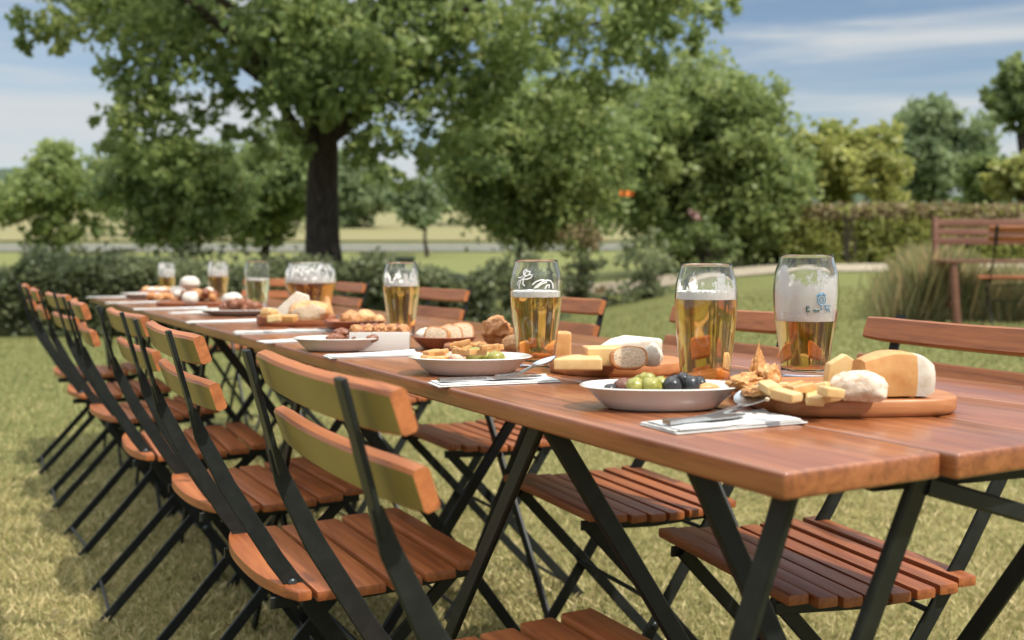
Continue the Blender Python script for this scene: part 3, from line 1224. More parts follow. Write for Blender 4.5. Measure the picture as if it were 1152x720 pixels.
G1 = 'olives on the corner plate'
olive(pl, 716, -.012, .0170, .0225, 'olive_green', 'pale green olive on the corner plate, beside the small brown one', G1, squash=.95)
olive(pl, 734, -.016, .0170, .024, 'olive_green', 'fat yellow green olive on the corner plate, touching the black ones', G1, squash=.95)
olive(pl, 757, -.014, .0170, .024, 'olive_black', 'dull black olive on the corner plate, next to the fat green one', G1, squash=.95)
olive(pl, 777, -.006, .0170, .0235, 'olive_black', 'glossy black olive on the corner plate, next to the yellow pepper', G1, squash=1.0)
olive(pl, 687, -.006, .0145, .019, 'olive_black', 'small dark olive alone at the end of the corner plate', G1)
olive(pl, 702, .010, .0145, .024, 'brown_bite', 'small brown olive tucked behind the pale green olive', G1)
for i, (x, dy, sz, mm, lab) in enumerate(((722, .012, .022, 'olive_green', 'green'), (744, .004, .021, 'olive_green', 'green'), (728, -.002, .020, 'olive_green', 'green'), (764, .010, .022, 'olive_black', 'black'), (787, .006, .021, 'olive_black', 'black'), (769, -.002, .020, 'olive_black', 'black'))):
    olive(pl, x, dy, .0200 + .006 * (i in (2, 5)), sz, mm, lab + ' olive in the back of the heap on the corner plate', lab + ' olives in the back of the corner plate')
bm = blob_bm((.030, .014, .014), .06, 2, 3)
put(bm, 'pepper', M['cheese_orange'], 'yellow orange pickled pepper at the end of the corner plate', 'pickle', within(pl, 797, -.004, .0155), .3)
bm = blob_bm((.022, .016, .012), .06, 2, 3)
put(bm, 'pepper', M['olive_green'], 'flat green pickle slice behind the black olives', 'pickle', within(pl, 748, .014, .0145), .1)

nk = tw(.213, .122, Z)
napkin('folded white napkin beside the olive plate with a spoon lying on it', nk, .165, .066, NA - R(3))
q = on(775, 481, Z + .0062)
k_ = knife_bm(.105)
put(k_, 'knife', M['steel'], 'short steel knife lying along the corner napkin', 'knife', tw(.210, .095, Z + .0063), NA + R(2))
s_ = spoon_bm(.128, .021)
# tilt the bowl up against the board edge
for v in s_.verts:
    t_ = max(0, v.co.x - .012)
    v.co.z += t_ * .36
put(s_, 'spoon', M['steel'], 'steel spoon on the corner napkin, its bowl tipped up against the cheese board', 'spoon', tw(.232, .150, Z + .0063), NA + R(16))

# ---- cheese board at the near end
bA = Vector((.385, 1.225, Z))
board('oblong wooden board at the near table end with the rinded cheese wedge', bA, .226, .228, .019, R(5), power=4.2)
z2 = Z + .0198


def wedge_bm(L, W_, H_, rind_at=.72, lump=.0012):
    """Cheese piece with a rounded top; the end past rind_at is rind."""
    bm = BM()
    n = 18
    secs = []
    for i in range(n + 1):
        s = i / n
        x = -L / 2 + L * s
        hh = H_ * (.70 + .30 * math.sin(PI * min(1, s * .75 + .12)))
        ww = W_ * (.62 + .38 * s)
        e = 1 - max(0, s - .88) * 1.6 if s > .88 else 1
        ring = []
        for k in range(16):
            a = 2 * PI * k / 16
            c, s_ = math.cos(a), math.sin(a)
            ee = (abs(c) ** 6 + abs(s_) ** 6) ** (-1 / 6)
            ring.append(Vector((x, c * ee * ww / 2 * e, hh / 2 + s_ * ee * hh / 2 * e)))
        secs.append(ring)
    add_loft(bm, secs)
    for f in bm.faces:
        if f.calc_center_median().x > -L / 2 + L * rind_at:
            f.material_index = 1
    lumpify(bm, lump, 60)
    return bm


def slab_bm(poly, h, bev=.003, lump=.0008, cuts=2):
    """Flat cut piece from a plan outline."""
    bm = BM()
    lo = [bm.verts.new((x, y, 0)) for x, y in poly]
    hi = [bm.verts.new((x, y, h)) for x, y in poly]
    bm.faces.new(hi)
    bm.faces.new(lo[::-1])
    n = len(poly)
    for i in range(n):
        bm.faces.new((lo[i], lo[(i + 1) % n], hi[(i + 1) % n], hi[i]))
    bmesh.ops.bevel(bm, geom=bm.edges[:], offset=bev, segments=3, profile=.6, affect='EDGES')
    bmesh.ops.triangulate(bm, faces=[f for f in bm.faces if len(f.verts) > 4])
    lumpify(bm, lump, 70)
    return bm


def slice_bm(w, d, h):
    """Bread slice standing upright: crumb faces, crust all round."""
    bm = BM()
    n = 28
    out = []
    for k in range(n):
        a = 2 * PI * k / n
        c, s = math.cos(a), math.sin(a)
        e = (abs(c) ** 2.8 + abs(s) ** 2.8) ** (-1 / 2.8)
        out.append((c * e * w / 2, h / 2 + s * e * h / 2 * (1.0 if s > 0 else .9)))
    fr = [bm.verts.new((x, -d / 2, z)) for x, z in out]
    bk = [bm.verts.new((x, d / 2, z)) for x, z in out]
    fi = [bm.verts.new((x * .86, -d / 2 - .001, h / 2 + (z - h / 2) * .86)) for x, z in out]
    bi = [bm.verts.new((x * .86, d / 2 + .001, h / 2 + (z - h / 2) * .86)) for x, z in out]
    cf, cb = bm.verts.new((0, -d / 2 - .002, h / 2)), bm.verts.new((0, d / 2 + .002, h / 2))
    for k in range(n):
        j = (k + 1) % n
        bm.faces.new((fr[k], fr[j], bk[j], bk[k])).material_index = 1
        bm.faces.new((fr[k], fi[k], fi[j], fr[j])).material_index = 1
        bm.faces.new((bk[k], bk[j], bi[j], bi[k])).material_index = 1
        bm.faces.new((fi[k], cf, fi[j]))
        bm.faces.new((bi[k], bi[j], cb))
    lumpify(bm, .0022, 45)
    zmin = min(v.co.z for v in bm.verts)
    for v in bm.verts:
        v.co.z -= zmin
    return bm


q = on(1003, 446, z2)
put(wedge_bm(.078, .052, .051), 'cheese_wedge', [M['cheese_orange'], M['brie']], 'big orange cheese wedge with a pale rind end on the oblong board', 'cheese', q, R(8))
q = on(966, 450.5, z2)
bm = blob_bm((.060, .036, .036), .07, 1.5, 4, flat=.2)
put(bm, 'bread_piece', M['bread_floury'], 'torn white floury bread piece leaning on the orange cheese wedge', 'bread', q, R(-24))
q = on(945, 440, z2)
bm = slab_bm([(-.021, 0), (.021, 0), (.018, .034), (.004, .043), (-.016, .032)], .012, .002)
for v in bm.verts:
    v.co = Vector((v.co.x, v.co.z - .006, v.co.y))
put(bm, 'cheese_slice', M['cheese_pale'], 'yellow cheese slice standing on edge behind the white bread piece', 'cheese', q, R(12))
# crisp shards, each a thin buckled flake
def flake_bm(w, h, top):
    bm = BM()
    n = 12
    out = []
    for k in range(n):
        t_ = k / n
        a = 2 * PI * t_
        r = 1 + .28 * math.sin(3 * a + top) + random.uniform(-.14, .14)
        out.append((math.cos(a) * w / 2 * r, (math.sin(a) * .5 + .5) ** (1.25 if math.sin(a) > 0 else 1) * h * (1 + .12 * math.sin(5 * a))))
    c = (0, h * .42)
    secs = []
    for side in (-1, 1):
        for f_ in (1.0, .66, .33):
            secs.append([Vector((c[0] + (x - c[0]) * f_, side * .0016 + .012 * math.sin(x * 75 + z * 40 + top) * f_, c[1] + (z - c[1]) * f_)) for x, z in out])
    order = [secs[2], secs[1], secs[0], secs[3], secs[4], secs[5]]
    add_loft(bm, order)
    lumpify(bm, .0022, 160)
    zmin = min(v.co.z for v in bm.verts)
    for v in bm.verts:
        v.co.z -= zmin
    return bm


for sz, x, y, rz, lab in (((.020, .012, .050), 853, 439, .3, 'tallest jagged crisp standing up at the end of the oblong board'), ((.046, .030, .020), 842, 441, .2, 'flat browned crisp overhanging the end of the oblong board'), ((.034, .022, .032), 866, 440, .9, 'crumpled crisp lying against the tallest jagged one')):
    bm = blob_bm(sz, .20, 2.0, 4)
    lumpify(bm, .0022, 120)
    if sz[2] > .04:
        for v in bm.verts:
            v.co.x *= 1.5 - 1.25 * v.co.z / .055
            v.co.y *= 1.4 - 1.1 * v.co.z / .055
    put(bm, 'crisp', M['chip'], lab, 'crisp', on(x, y, z2 + .001), rz)
chipspots = [(848, 446, .034), (866, 447, .034), (856, 442, .030), (882, 448, .030), (872, 441, .030), (898, 450, .034), (912, 447, .034), (928, 451, .032), (914, 452, .032), (900, 443, .030), (884, 450, .030), (933, 446, .030), (890, 441, .030), (920, 442, .030), (866, 441, .030)]
for i, (x, y, s) in enumerate(chipspots):
    q = on(x, y, z2 + (.0 if i < 9 else .008))
    if i in (0, 1, 2):
        bm = blob_bm((s, s * .7, s * .4), .16, 2.6, 3, flat=.2)
        put(bm, 'chip', M['chip'], 'browned crumbly chip heaped at the crisp end of the oblong board', 'chip', q, random.uniform(0, 3), 'browned chips on the oblong board')
    else:
        a = s / 2
        poly = [(-a, -a * .5), (a * .9, -a * .62), (a, a * .4), (-a * .7, a * .6)]
        bm = slab_bm(poly, .010, .002, .001)
        put(bm, 'cheese_cube', M['cheese_orange' if i % 3 == 0 else 'cheese_pale'], ('orange' if i % 3 == 0 else 'pale yellow') + ' cut cheese piece heaped in the middle of the oblong board', 'cheese', q, 0,
            ('orange' if i % 3 == 0 else 'pale') + ' cheese pieces on the oblong board', rot=(R(random.uniform(-14, 14)), R(random.uniform(-14, 14)), random.uniform(0, 3)))

for i in range(26):
    bm = blob_bm((.006, .005, .004), .2, 2, 2)
    x, y = random.uniform(850, 1030), random.uniform(440, 452)
    put(bm, 'crumb', M['bread_crumb' if i % 2 else 'chip'], ('pale' if i % 2 else 'brown') + ' crumb fallen on the oblong board', 'crumb', on(x, y, z2), random.uniform(0, 3), ('pale' if i % 2 else 'brown') + ' crumbs on the oblong board')

# ---- second setting: round board
bB = tw(.695, .315, Z)
board('round wooden board with brie and bread beside the script printed glass', bB, .205, .165, .019, 0, 'board_wood', 2.3)
q = on(655, 414, z2)
bm = slab_bm([(-.045, -.03), (.022, -.034), (.03, .028), (-.01, .034)], .016, .003)
put(bm, 'cheese_slab', M['cheese_pale'], 'flat yellow cheese slab at the glass end of the round board', 'cheese', q, R(6))
q = on(676, 411, z2)
bm = slab_bm([(-.026, -.02), (.030, -.022), (.032, .024), (-.022, .026)], .027, .003)
for f in bm.faces:
    if f.calc_center_median().x < -.021:
        f.material_index = 1
put(bm, 'cheese_block', [M['cheese_pale'], M['rind']], 'thick yellow cheese block with a tan rind in front of the brie', 'cheese', q, R(10))
q = on(708, 403, z2)
bm = slab_bm([(-.052, -.018), (.040, -.03), (.054, .012), (.0, .036), (-.03, .03)], .034, .007, .002)
for v in bm.verts:
    v.co.z *= .62 + .38 * sstep(-.055, -.005, v.co.x) * (1 - .35 * sstep(.01, .055, v.co.x))
put(bm, 'brie', M['brie'], 'large white brie piece on top of the round board', 'cheese', q, R(4))
q = on(708, 416, z2)
put(slice_bm(.052, .014, .033), 'bread_slice', [M['bread_crumb'], M['bread_crust']], 'bread slice propped against the brie on the round board', 'bread', q, R(5), None, (R(-14), 0, R(5)))
q = on(734, 412, z2)
bm = blob_bm((.030, .022, .036), .07, 1.8, 3, flat=.2)
put(bm, 'goat_cheese', M['brie'], 'small white soft cheese lump at the end of the round board', 'cheese', q, .4)

nk = tw(.652, .085, Z)
napkin('folded white napkin with a knife before the plate of green olives', nk, .178, .055, NA - R(8), 2)
put(knife_bm(.15), 'knife', M['steel'], 'steel table knife laid along the napkin by the green olives', 'knife', tw(.650, .075, Z + .0048), NA - R(9))
s_ = spoon_bm(.10, .013)
for v in s_.verts:
    v.co.z += max(0, v.co.x + .01) * .30
put(s_, 'spoon', M['steel'], 'steel spoon with its tip raised above the napkin by the green olives', 'spoon', tw(.665, .140, Z + .0050), NA + R(2))

pl = tw(.775, .105, Z)
oval_plate('white oval plate of green olives and yellow cheese bites', pl, .093, .068, .026)
zp = Z + .0065
for i, (x, y, s, lab) in enumerate(((533, 417, .030, 'largest green olive beside the pink ham on the second plate'), (547, 417, .022, 'green olive in the middle of the three on the second plate'), (558, 415, .024, 'green olive at the outer end of the three on the second plate'))):
    olive(pl, x, (y - 416) * .006, .0135, s, 'olive_green', lab, 'olives on the second plate', .95)
bm = blob_bm((.032, .024, .020), .08, 2, 3)
put(bm, 'ham_roll', M['ham'], 'pink ham roll between the cheese bites and the olives', 'ham', within(pl, 512, -.008, .0135), .2)
for i, (x, y) in enumerate(((481, 417), (490, 418), (499, 417), (486, 413), (495, 413))):
    bm = slab_bm([(-.014, -.008), (.013, -.009), (.014, .008), (-.012, .009)], .014, .003)
    put(bm, 'cheese_cube', M['cheese_orange'], 'yellow cheese bite at the end of the green olive plate', 'cheese', within(pl, x, (415 - y) * .006, .0135 + .007 * (y < 415)), 0, 'cheese bites on the second plate', rot=(R(random.uniform(-10, 10)), R(random.uniform(-10, 10)), random.uniform(0, 3)))

# ---- third setting: chips board, bread bowl
bC = tw(1.07, .30, Z)
board('long wooden board of chips and rolls behind the script printed glass', bC, .185, .13, .016, 0, 'dark_board', 3)
z3 = Z + .0168
for i in range(16):
    x, y = random.uniform(514, 556), random.uniform(388, 400)
    bm = BM()
    L_ = random.uniform(.030, .048)
    add_box(bm, (L_, .008, .008), (0, 0, .004), .0018)
    lumpify(bm, .0015, 60)
    put(bm, 'fry', M['cheese_orange' if i % 3 else 'chip'], 'thick cut fried potato stick heaped on the chips board', 'fry', on(x, y, z3 + (i // 5) * .0075), 0, 'fries on the chips board', rot=(0, R(random.uniform(-12, 12)), random.uniform(0, 3)))
bm = blob_bm((.050, .036, .048), .14, 2.2, 4)
put(bm, 'knotted_roll', M['bread_crust'], 'dark knotted roll perched on the chips board', 'bread', on(559, 388, z3 + .010), .2)
bm = blob_bm((.058, .044, .034), .05, 1.6, 4, flat=.2)
put(bm, 'bread_roll', M['roll'], 'smooth golden roll on the chips board beside the glass', 'bread', on(583, 396, z3), .1)
bm = slab_bm([(-.020, -.018), (.020, -.02), (.022, .02), (-.018, .02)], .045, .005, .001)
put(bm, 'cheese_block', M['cheese_orange'], 'upright orange cheese block half hidden by the script printed glass', 'cheese', on(628, 401, Z), R(10))

bD = tw(1.19, .255, Z)


def bowl(label, loc, ax, ay, h, m='dark_board'):
    bm = BM()
    prof = [(0, 0), (.6, 0), (.68, .003), (.88, h * .6), (1, h), (.97, h + .001), (.84, h * .62), (.62, .008), (0, .007)]
    add_lathe(bm, prof, 56, ax, ay)
    return put(bm, 'wooden_bowl', M[m], label, 'bowl', loc, 0, 'wooden bowls')


bowl('shallow wooden bowl of bread slices at mid table', bD, .062, .055, .024)
for i, (x, y, h, rz, lab) in enumerate(((491, 389, .036, -20, 'pale bread slice at the front of the bread bowl'), (506, 388, .040, 8, 'round bread slice in the middle of the bread bowl'), (519, 386, .042, 18, 'crusty bread slice at the back of the bread bowl'))):
    put(slice_bm(.050, .015, h), 'bread_slice', [M['bread_crumb'], M['bread_crust']], lab, 'bread', within(bD, x, -.022 + .016 * i, .008), 0, 'slices in the bread bowl', (R(-12), 0, R(rz)))
bm = blob_bm((.036, .03, .030), .08, 2, 3)
put(bm, 'dumpling', M['egg'], 'white dumpling at the rim of the bread bowl', 'dumpling', within(bD, 478, .006, .010), 0)

# white box dish with sausage bits
bx = tw(1.22, .135, Z)
bm = BM()
add_box(bm, (.112, .066, .036), (0, 0, .018), .003)
bm.faces.ensure_lookup_table()
top = max(bm.faces, key=lambda f: f.calc_center_median().z + (f.calc_area() * 100))
r_ = bmesh.ops.inset_region(bm, faces=[top], thickness=.005)
for v in top.verts:
    v.co.z -= .012
put(bm, 'box_dish', M['ceramic'], 'white box shaped dish heaped with browned crumbs at mid table', 'dish', bx, R(4))
for i in range(9):
    x = -.044 + .011 * i
    bm = blob_bm((.026, .028, .024), .14, 2.2, 3)
    rz = R(4)
    lx, ly = x, random.uniform(-.012, .012)
    put(bm, 'meatball', M['meat' if i % 2 else 'bread_crust'], ('roasted dark' if i % 2 else 'crumbed golden') + ' meatball filling the white box dish', 'meatball', bx + Vector((lx * math.cos(rz) - ly * math.sin(rz), lx * math.sin(rz) + ly * math.cos(rz), .026)), random.uniform(0, 3), ('dark' if i % 2 else 'golden') + ' meatballs in the box dish')
napkin('folded white napkin under the white sausage dish', tw(1.115, .085, Z), .17, .06, NA - R(6), 2)
pl = tw(1.25, .062, Z)
oval_plate('white oval dish of browned sausage pieces before the box dish', pl, .085, .055, .024)
for i in range(8):
    x = 377 + i * 7.4
    bm = blob_bm((.036, .020, .018), .10, 2, 3)
    put(bm, 'sausage', M['meat'], 'browned sausage piece lying on the white oval dish', 'sausage', within(pl, x, -.018 + .018 * (i % 3), .0155 + .009 * (i % 3 == 1)), random.uniform(-.6, .6) + .5, 'sausages on the oval dish')
for x, lab in ((413, 'ivory onion slice at the end of the sausage dish'),):
    bm = blob_bm((.018, .016, .014), .06, 2, 3)
    put(bm, 'onion_slice', M['bread_crumb'], lab, 'onion', within(pl, x + 8, -.012, .022), 0)

# ---- fourth setting
bF = tw(1.74, .27, Z)
bowl('wooden bowl of small rolls between the wide glass and the sausage dish', bF, .075, .065, .026)
for i, (x, y, s, lab) in enumerate(((395, 375, .055, 'brown roll at the front of the roll bowl'), (411, 373, .058, 'domed roll in the middle of the roll bowl'), (425, 374, .042, 'pale knob of bread at the end of the roll bowl'))):
    bm = blob_bm((s, s * .8, s * .75), .08, 2, 4)
    put(bm, 'bread_roll', M['roll' if i else 'bread_crust'], lab, 'bread', within(bF, x, .02 - .02 * (i == 0), .008), i, 'rolls in the roll bowl')
napkin('folded white napkin in front of the bread and cheese board', tw(1.775, .115, Z), .235, .06, NA - R(8), 3)
napkin('narrow white napkin poking out behind the sausage dish', tw(1.50, .05, Z), .14, .05, NA + R(4), 2)
bm = BM()
add_lathe(bm, [(0, 0), (.030, 0), (.040, .012), (.042, .026), (.040, .026), (.037, .012), (.02, .004), (0, .004)], 40)
put(bm, 'glass_dish', M['glass'], 'small clear glass dish beside the roll bowl', 'dish', on(378, 364, Z), 0)

# ---- fifth setting: loaf board
bH = tw(2.05, .225, Z)
board('thick dark board with the round half loaf before the wide glass', bH, .205, .15, .026, 0, 'dark_board', 2.6)
z5 = Z + .027
bm = blob_bm((.098, .066, .050), .07, 1.7, 4, flat=.15)
for v in bm.verts:
    if v.co.y < -.026:
        v.co.y = -.026 + (v.co.y + .026) * .15
bm.normal_update()
for f in bm.faces:
    if f.normal.y < -.8:
        f.material_index = 1
put(bm, 'half_loaf', [M['roll'], M['bread_crumb']], 'cut round half loaf with pale crumb on the dark board', 'bread', on(349, 360, z5), R(4))
for i in range(14):
    x, y = random.uniform(299, 336), random.uniform(353, 363)
    bm = slab_bm([(-.013, -.009), (.013, -.010), (.014, .009), (-.012, .010)], .014, .003)
    put(bm, 'cheese_cube', M['cheese_orange' if i % 2 else 'cheese_pale'], ('orange' if i % 2 else 'pale') + ' cheese cube heaped beside the half loaf', 'cheese', on(x, y, z5 + (i // 6) * .010), 0, ('orange' if i % 2 else 'pale') + ' cubes by the loaf', rot=(R(random.uniform(-15, 15)), R(random.uniform(-15, 15)), random.uniform(0, 3)))
q = on(326, 356, z5 + .008)
bm = slab_bm([(-.05, 0), (.05, 0), (.045, .05), (.015, .06)], .016, .003)
for v in bm.verts:
    v.co = Vector((v.co.x, v.co.z, v.co.y))
put(bm, 'cheese_slab', M['brie'], 'white cheese slab leaning between the cubes and the half loaf', 'cheese', q, R(4))
bm = BM()
bmesh.ops.create_cone(bm, cap_ends=True, segments=14, radius1=.022, radius2=.006, depth=.062)
for v in bm.verts:
    v.co.z += .031
lumpify(bm, .003, 40)
put(bm, 'breadstick', M['cheese_orange'], 'orange cone of cheese standing behind the half loaf', 'cheese', on(368, 358, Z + .002), 0)

# ---- far settings
napkin('folded white napkin in front of the first nut coloured meat platter', tw(2.27, .115, Z), .25, .06, NA - R(8), 2)
pl = tw(2.62, .22, Z)
oval_plate('white oval platter of meat nuggets before the pale beer glass', pl, .135, .10, .018)
for i in range(34):
    x, y = random.uniform(250, 290), random.uniform(-.05, .05)
    bm = blob_bm((.034, .028, .026), .14, 2.2, 2)
    put(bm, 'nugget', M['meat'], 'brown roasted meat nugget heaped on the platter before the pale beer', 'nugget', within(pl, x, y, .0095 + .030 * random.random() * (1 - abs(x - 270) / 24)), random.uniform(0, 3), 'nuggets on the first platter')
bm = blob_bm((.075, .06, .055), .06, 1.8, 3)
put(bm, 'bread_roll', M['egg'], 'floury white roll behind the meat nuggets', 'bread', on(262, 346, Z), 0)
napkin('short white napkin lying between the two meat platters', tw(2.80, .10, Z), .12, .05, NA, 2)
napkin('folded white napkin in front of the second meat platter', tw(3.12, .10, Z), .25, .055, NA - R(6), 2)
pl = tw(3.42, .235, Z)
board('wooden board under the far platter of morsels and eggs', pl, .26, .17, .014, 0, 'dark_board', 3)
for i in range(26):
    x, y = random.uniform(199, 243), random.uniform(-.06, .06)
    bm = blob_bm((.042, .034, .032), .14, 2.2, 2)
    big = i % 3
    put(bm, 'morsel', M[('meat', 'bread_crust', 'egg')[big]], ('dark meat', 'golden crust', 'pale dumpling')[big] + ' morsel heaped on the far wooden board', 'morsel', within(pl, x, y, .0145 + .020 * random.random()), random.uniform(0, 3), ('dark', 'golden', 'pale')[big] + ' morsels on the far board')
# mushroom shaped roll on a stem
bm = BM()
add_lathe(bm, [(0, 0), (.026, 0), (.022, .02), (.020, .05), (.032, .054), (.042, .068), (.039, .086), (.022, .100), (0, .103)], 28)
lumpify(bm, .004, 30)
put(bm, 'brioche', M['egg'], 'mushroom shaped brioche standing beyond the far morsels', 'bread', on(214, 338, Z), 0)
bm = BM()
add_box(bm, (.075, .06, .05), (0, 0, .025), .004)
put(bm, 'cube_dish', M['ceramic'], 'small white cube shaped pot beside the mushroom shaped brioche', 'dish', on(203, 335, Z), 0)
bm = blob_bm((.06, .055, .05), .05, 2, 3)
put(bm, 'egg', M['egg'], 'white egg standing in front of the mushroom shaped brioche', 'egg', on(214, 343.5, Z + .006), 0)
napkin('folded white napkin before the pretzel at the far end', tw(3.74, .095, Z), .25, .055, NA - R(6), 2)
# knotted pretzel
bm = BM()
pts = []
for i in range(41):
    t_ = i / 40 * 2 * PI
    pts.append((.050 * math.sin(t_) + .018 * math.sin(2 * t_), .034 * math.cos(t_) + .012 * math.cos(3 * t_), .018 + .008 * math.sin(3 * t_)))
add_tube(bm, pts, .014, 10)
put(bm, 'pretzel', M['bread_crust'], 'dark brown pretzel beside the far white plate', 'pretzel', on(184, 339.5, Z), 0)
oval_plate('white oval plate next to the pretzel near the far table end', on(163, 335.5, Z), .105, .08, .022)
for i in range(5):
    bm = blob_bm((.055, .045, .04), .08, 2, 3)
    put(bm, 'bread_roll', M['egg' if i % 2 else 'roll'], ('floury' if i % 2 else 'golden') + ' roll piled at the foot of the thick headed beer glass', 'bread', on(166 + i * 5.2, 331.5 + (i % 2), Z + .004), i, ('floury' if i % 2 else 'golden') + ' rolls at the far end')
napkin('folded white napkin lying at the far end of the table', on(132, 334.5, Z), .26, .08, NA - R(14), 2)
board('small red brown board standing past the far napkin', tw(4.42, .30, Z), .2, .12, .03, 0, 'dark_board', 4)

# ------------------------------------------------------------------ trees
TR = 'garden trees'
mc = [(40, 30, 13.5, .30), (85, 15, 13.5, .42), (62, 44, 13.5, .22), (120, 0, 13.5, .5), (110, -45, 14, .5), (28, 48, 13.4, .16),
      (165, 40, 13, .5), (200, 10, 13.5, .55), (180, 85, 13, .42), (150, 122, 13, .36), (136, 158, 13, .26), (215, 66, 13.5, .45), (250, 30, 14, .6), (182, 140, 13.3, .36), (228, 120, 14, .28), (212, 165, 13.3, .32), (262, 150, 14, .22), (285, 70, 13.6, .3),
      (140, 75, 13.3, .36), (160, 102, 13.2, .36), (124, 134, 13.2, .26), (170, 172, 13.0, .32), (200, 190, 13.2, .3), (242, 176, 13.4, .26), (282, 158, 13.6, .24), (322, 136, 13.4, .26), (302, 100, 13.8, .3), (140, 178, 13.2, .26), (262, 112, 13.6, .26),
      (300, 20, 13, .6), (330, 70, 13, .48), (340, 0, 12.8, .6), (290, 125, 14.5, .20), (345, 110, 13.2, .25), (250, 90, 13.4, .3),
      (318, 150, 12.8, .2), (343, 163, 12.9, .16), (398, 158, 12.8, .25), (418, 186, 13, .22), (300, 172, 13, .2), (440, 200, 13, .2), (520, 150, 13.2, .3), (550, 180, 13.2, .28), (360, 60, 12.4, .45), (335, 100, 12.6, .38), (385, 95, 12.5, .36), (355, 15, 12.4, .5), (372, 132, 12.9, .2), (420, 60, 12.4, .45), (460, 60, 13, .5), (580, 55, 13.4, .5), (540, 95, 13.4, .45),
      (390, 40, 13, .6), (430, 80, 13, .55), (400, 112, 12.6, .42), (450, 20, 13, .6), (470, 110, 13, .45), (440, 150, 13, .34), (405, 165, 13.5, .28), (500, 60, 13.5, .6), (520, 110, 13.5, .45), (486, 165, 13.5, .34), (545, 20, 13, .6),
      (560, 80, 14, .5), (600, 30, 14, .55), (640, 70, 14, .42), (620, 112, 14, .4), (660, 20, 14, .5), (700, 50, 14, .42), (720, 8, 14, .45), (760, 28, 14, .36), (680, 100, 14.5, .4), (735, 78, 14.5, .3), (800, 8, 14, .24), (825, 4, 14, .18), (770, -14, 14, .45), (785, 48, 14, .2)]
cl = [(at(x, y, d), r) for x, y, d, r in mc]
for _ in range(46):
    a, rr = rng.uniform(0, 2 * PI), 4.6 * math.sqrt(rng.uniform(0, 1))
    zz = 4.4 + 4.2 * rng.uniform(0, 1) * (1 - (rr / 5.2) ** 2)
    cl.append((Vector((-2.3 + rr * math.cos(a), 14 + rr * .75 * math.sin(a), zz)), rng.uniform(.5, .8)))
base = at(367, 330, 14)
make_tree('broadleaf_tree', 'large spreading broadleaf tree with a thick dark trunk standing behind the table', (base.x, base.y, ground(base.x, base.y)), 7.5, .255, cl, .125, 1600, M['leaf_main'], TR, (-.15, .1), 34, .5, 130000)


def px_tree(label, name, cx, cy, rx, ry, d, basex, m, leaf, dens, n=22, clr=.42, tr=.1, shell=.35, nl=8, flat=.9, extra=()):
    k = d / F
    c = at(cx, cy, d)
    b = at(basex, 300, d)
    gz = ground(b.x, b.y)
    cl = auto_clumps(c, rx * k * .95, min(rx, ry * 1.2) * k * flat, ry * k * .92, int(n * 1.5), clr * min(rx, ry) * k, shell)
    cl.append((Vector(c), .6 * min(rx, ry) * k))
    for x, y, r in extra:
        cl.append((at(x, y, d - rx * k * .4), r * k))
    return make_tree(name, label, (b.x, b.y, gz), max(.5, c.z + ry * k * .7 - gz), tr, cl, leaf, dens * 3.2, m, TR, (c.x - b.x, 0), nl, .5, 70000, .8)


px_tree('leafy tree with drooping lower boughs left of the thick dark trunk', 'bushy_tree', 196, 210, 92, 64, 18, 205, M['leaf_main'], .13, 520, 30, .42, .09)
px_tree('dense dark tree directly behind the thick trunk', 'dark_tree', 298, 203, 78, 68, 24, 300, M['leaf_dark'], .18, 330, 22, .45, .12)
px_tree('small round tree on a slim trunk at the frame edge before the field', 'round_tree', 64, 222, 66, 56, 30, 46, M['leaf_mid'], .20, 220, 20, .42, .07)
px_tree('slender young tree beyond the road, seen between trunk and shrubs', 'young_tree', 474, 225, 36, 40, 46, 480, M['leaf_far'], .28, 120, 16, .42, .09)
px_tree('tall deep green tree filling the middle above the grey green shrubs', 'deep_green_tree', 604, 182, 112, 118, 18.5, 585, M['leaf_main'], .135, 420, 44, .34, .16, nl=12)
px_tree('big bright broadleaf tree standing over the gravel path', 'broadleaf_tree', 795, 176, 122, 118, 22, 800, M['leaf_mid'], .155, 340, 52, .32, .2, nl=12, extra=((735, 110, 36), (860, 130, 34), (700, 175, 34), (880, 215, 30), (690, 230, 30), (760, 255, 36), (850, 258, 34), (810, 262, 32)))
px_tree('pale yellow green tree above the clipped hedge', 'pale_tree', 945, 188, 84, 50, 24, 950, M['leaf_light'], .21, 240, 26, .46, .11)
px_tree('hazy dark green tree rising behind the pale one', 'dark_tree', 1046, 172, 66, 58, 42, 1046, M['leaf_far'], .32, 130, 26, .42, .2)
px_tree('tall tree cut by the frame edge against the sky', 'tall_tree', 1146, 100, 36, 54, 26, 1160, M['leaf_dark'], .22, 200, 20, .44, .12)
px_tree('low light green tree beneath the tall edge tree', 'light_tree', 1150, 196, 38, 36, 22, 1150, M['leaf_light'], .2, 240, 14, .5, .08)
px_tree('dark filler tree between the hazy tree and the tall edge tree', 'dark_tree', 1112, 205, 34, 40, 34, 1112, M['leaf_dark'], .28, 150, 14, .5, .12)
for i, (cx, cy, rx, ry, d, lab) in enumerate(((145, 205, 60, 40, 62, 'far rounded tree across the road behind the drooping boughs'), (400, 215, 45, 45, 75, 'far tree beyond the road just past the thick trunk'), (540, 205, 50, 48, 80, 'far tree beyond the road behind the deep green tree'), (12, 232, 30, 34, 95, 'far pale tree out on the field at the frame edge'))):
    px_tree(lab, 'far_tree', cx, cy, rx, ry, d, cx, M['leaf_far'], .42, 48, 18, .42, .2)


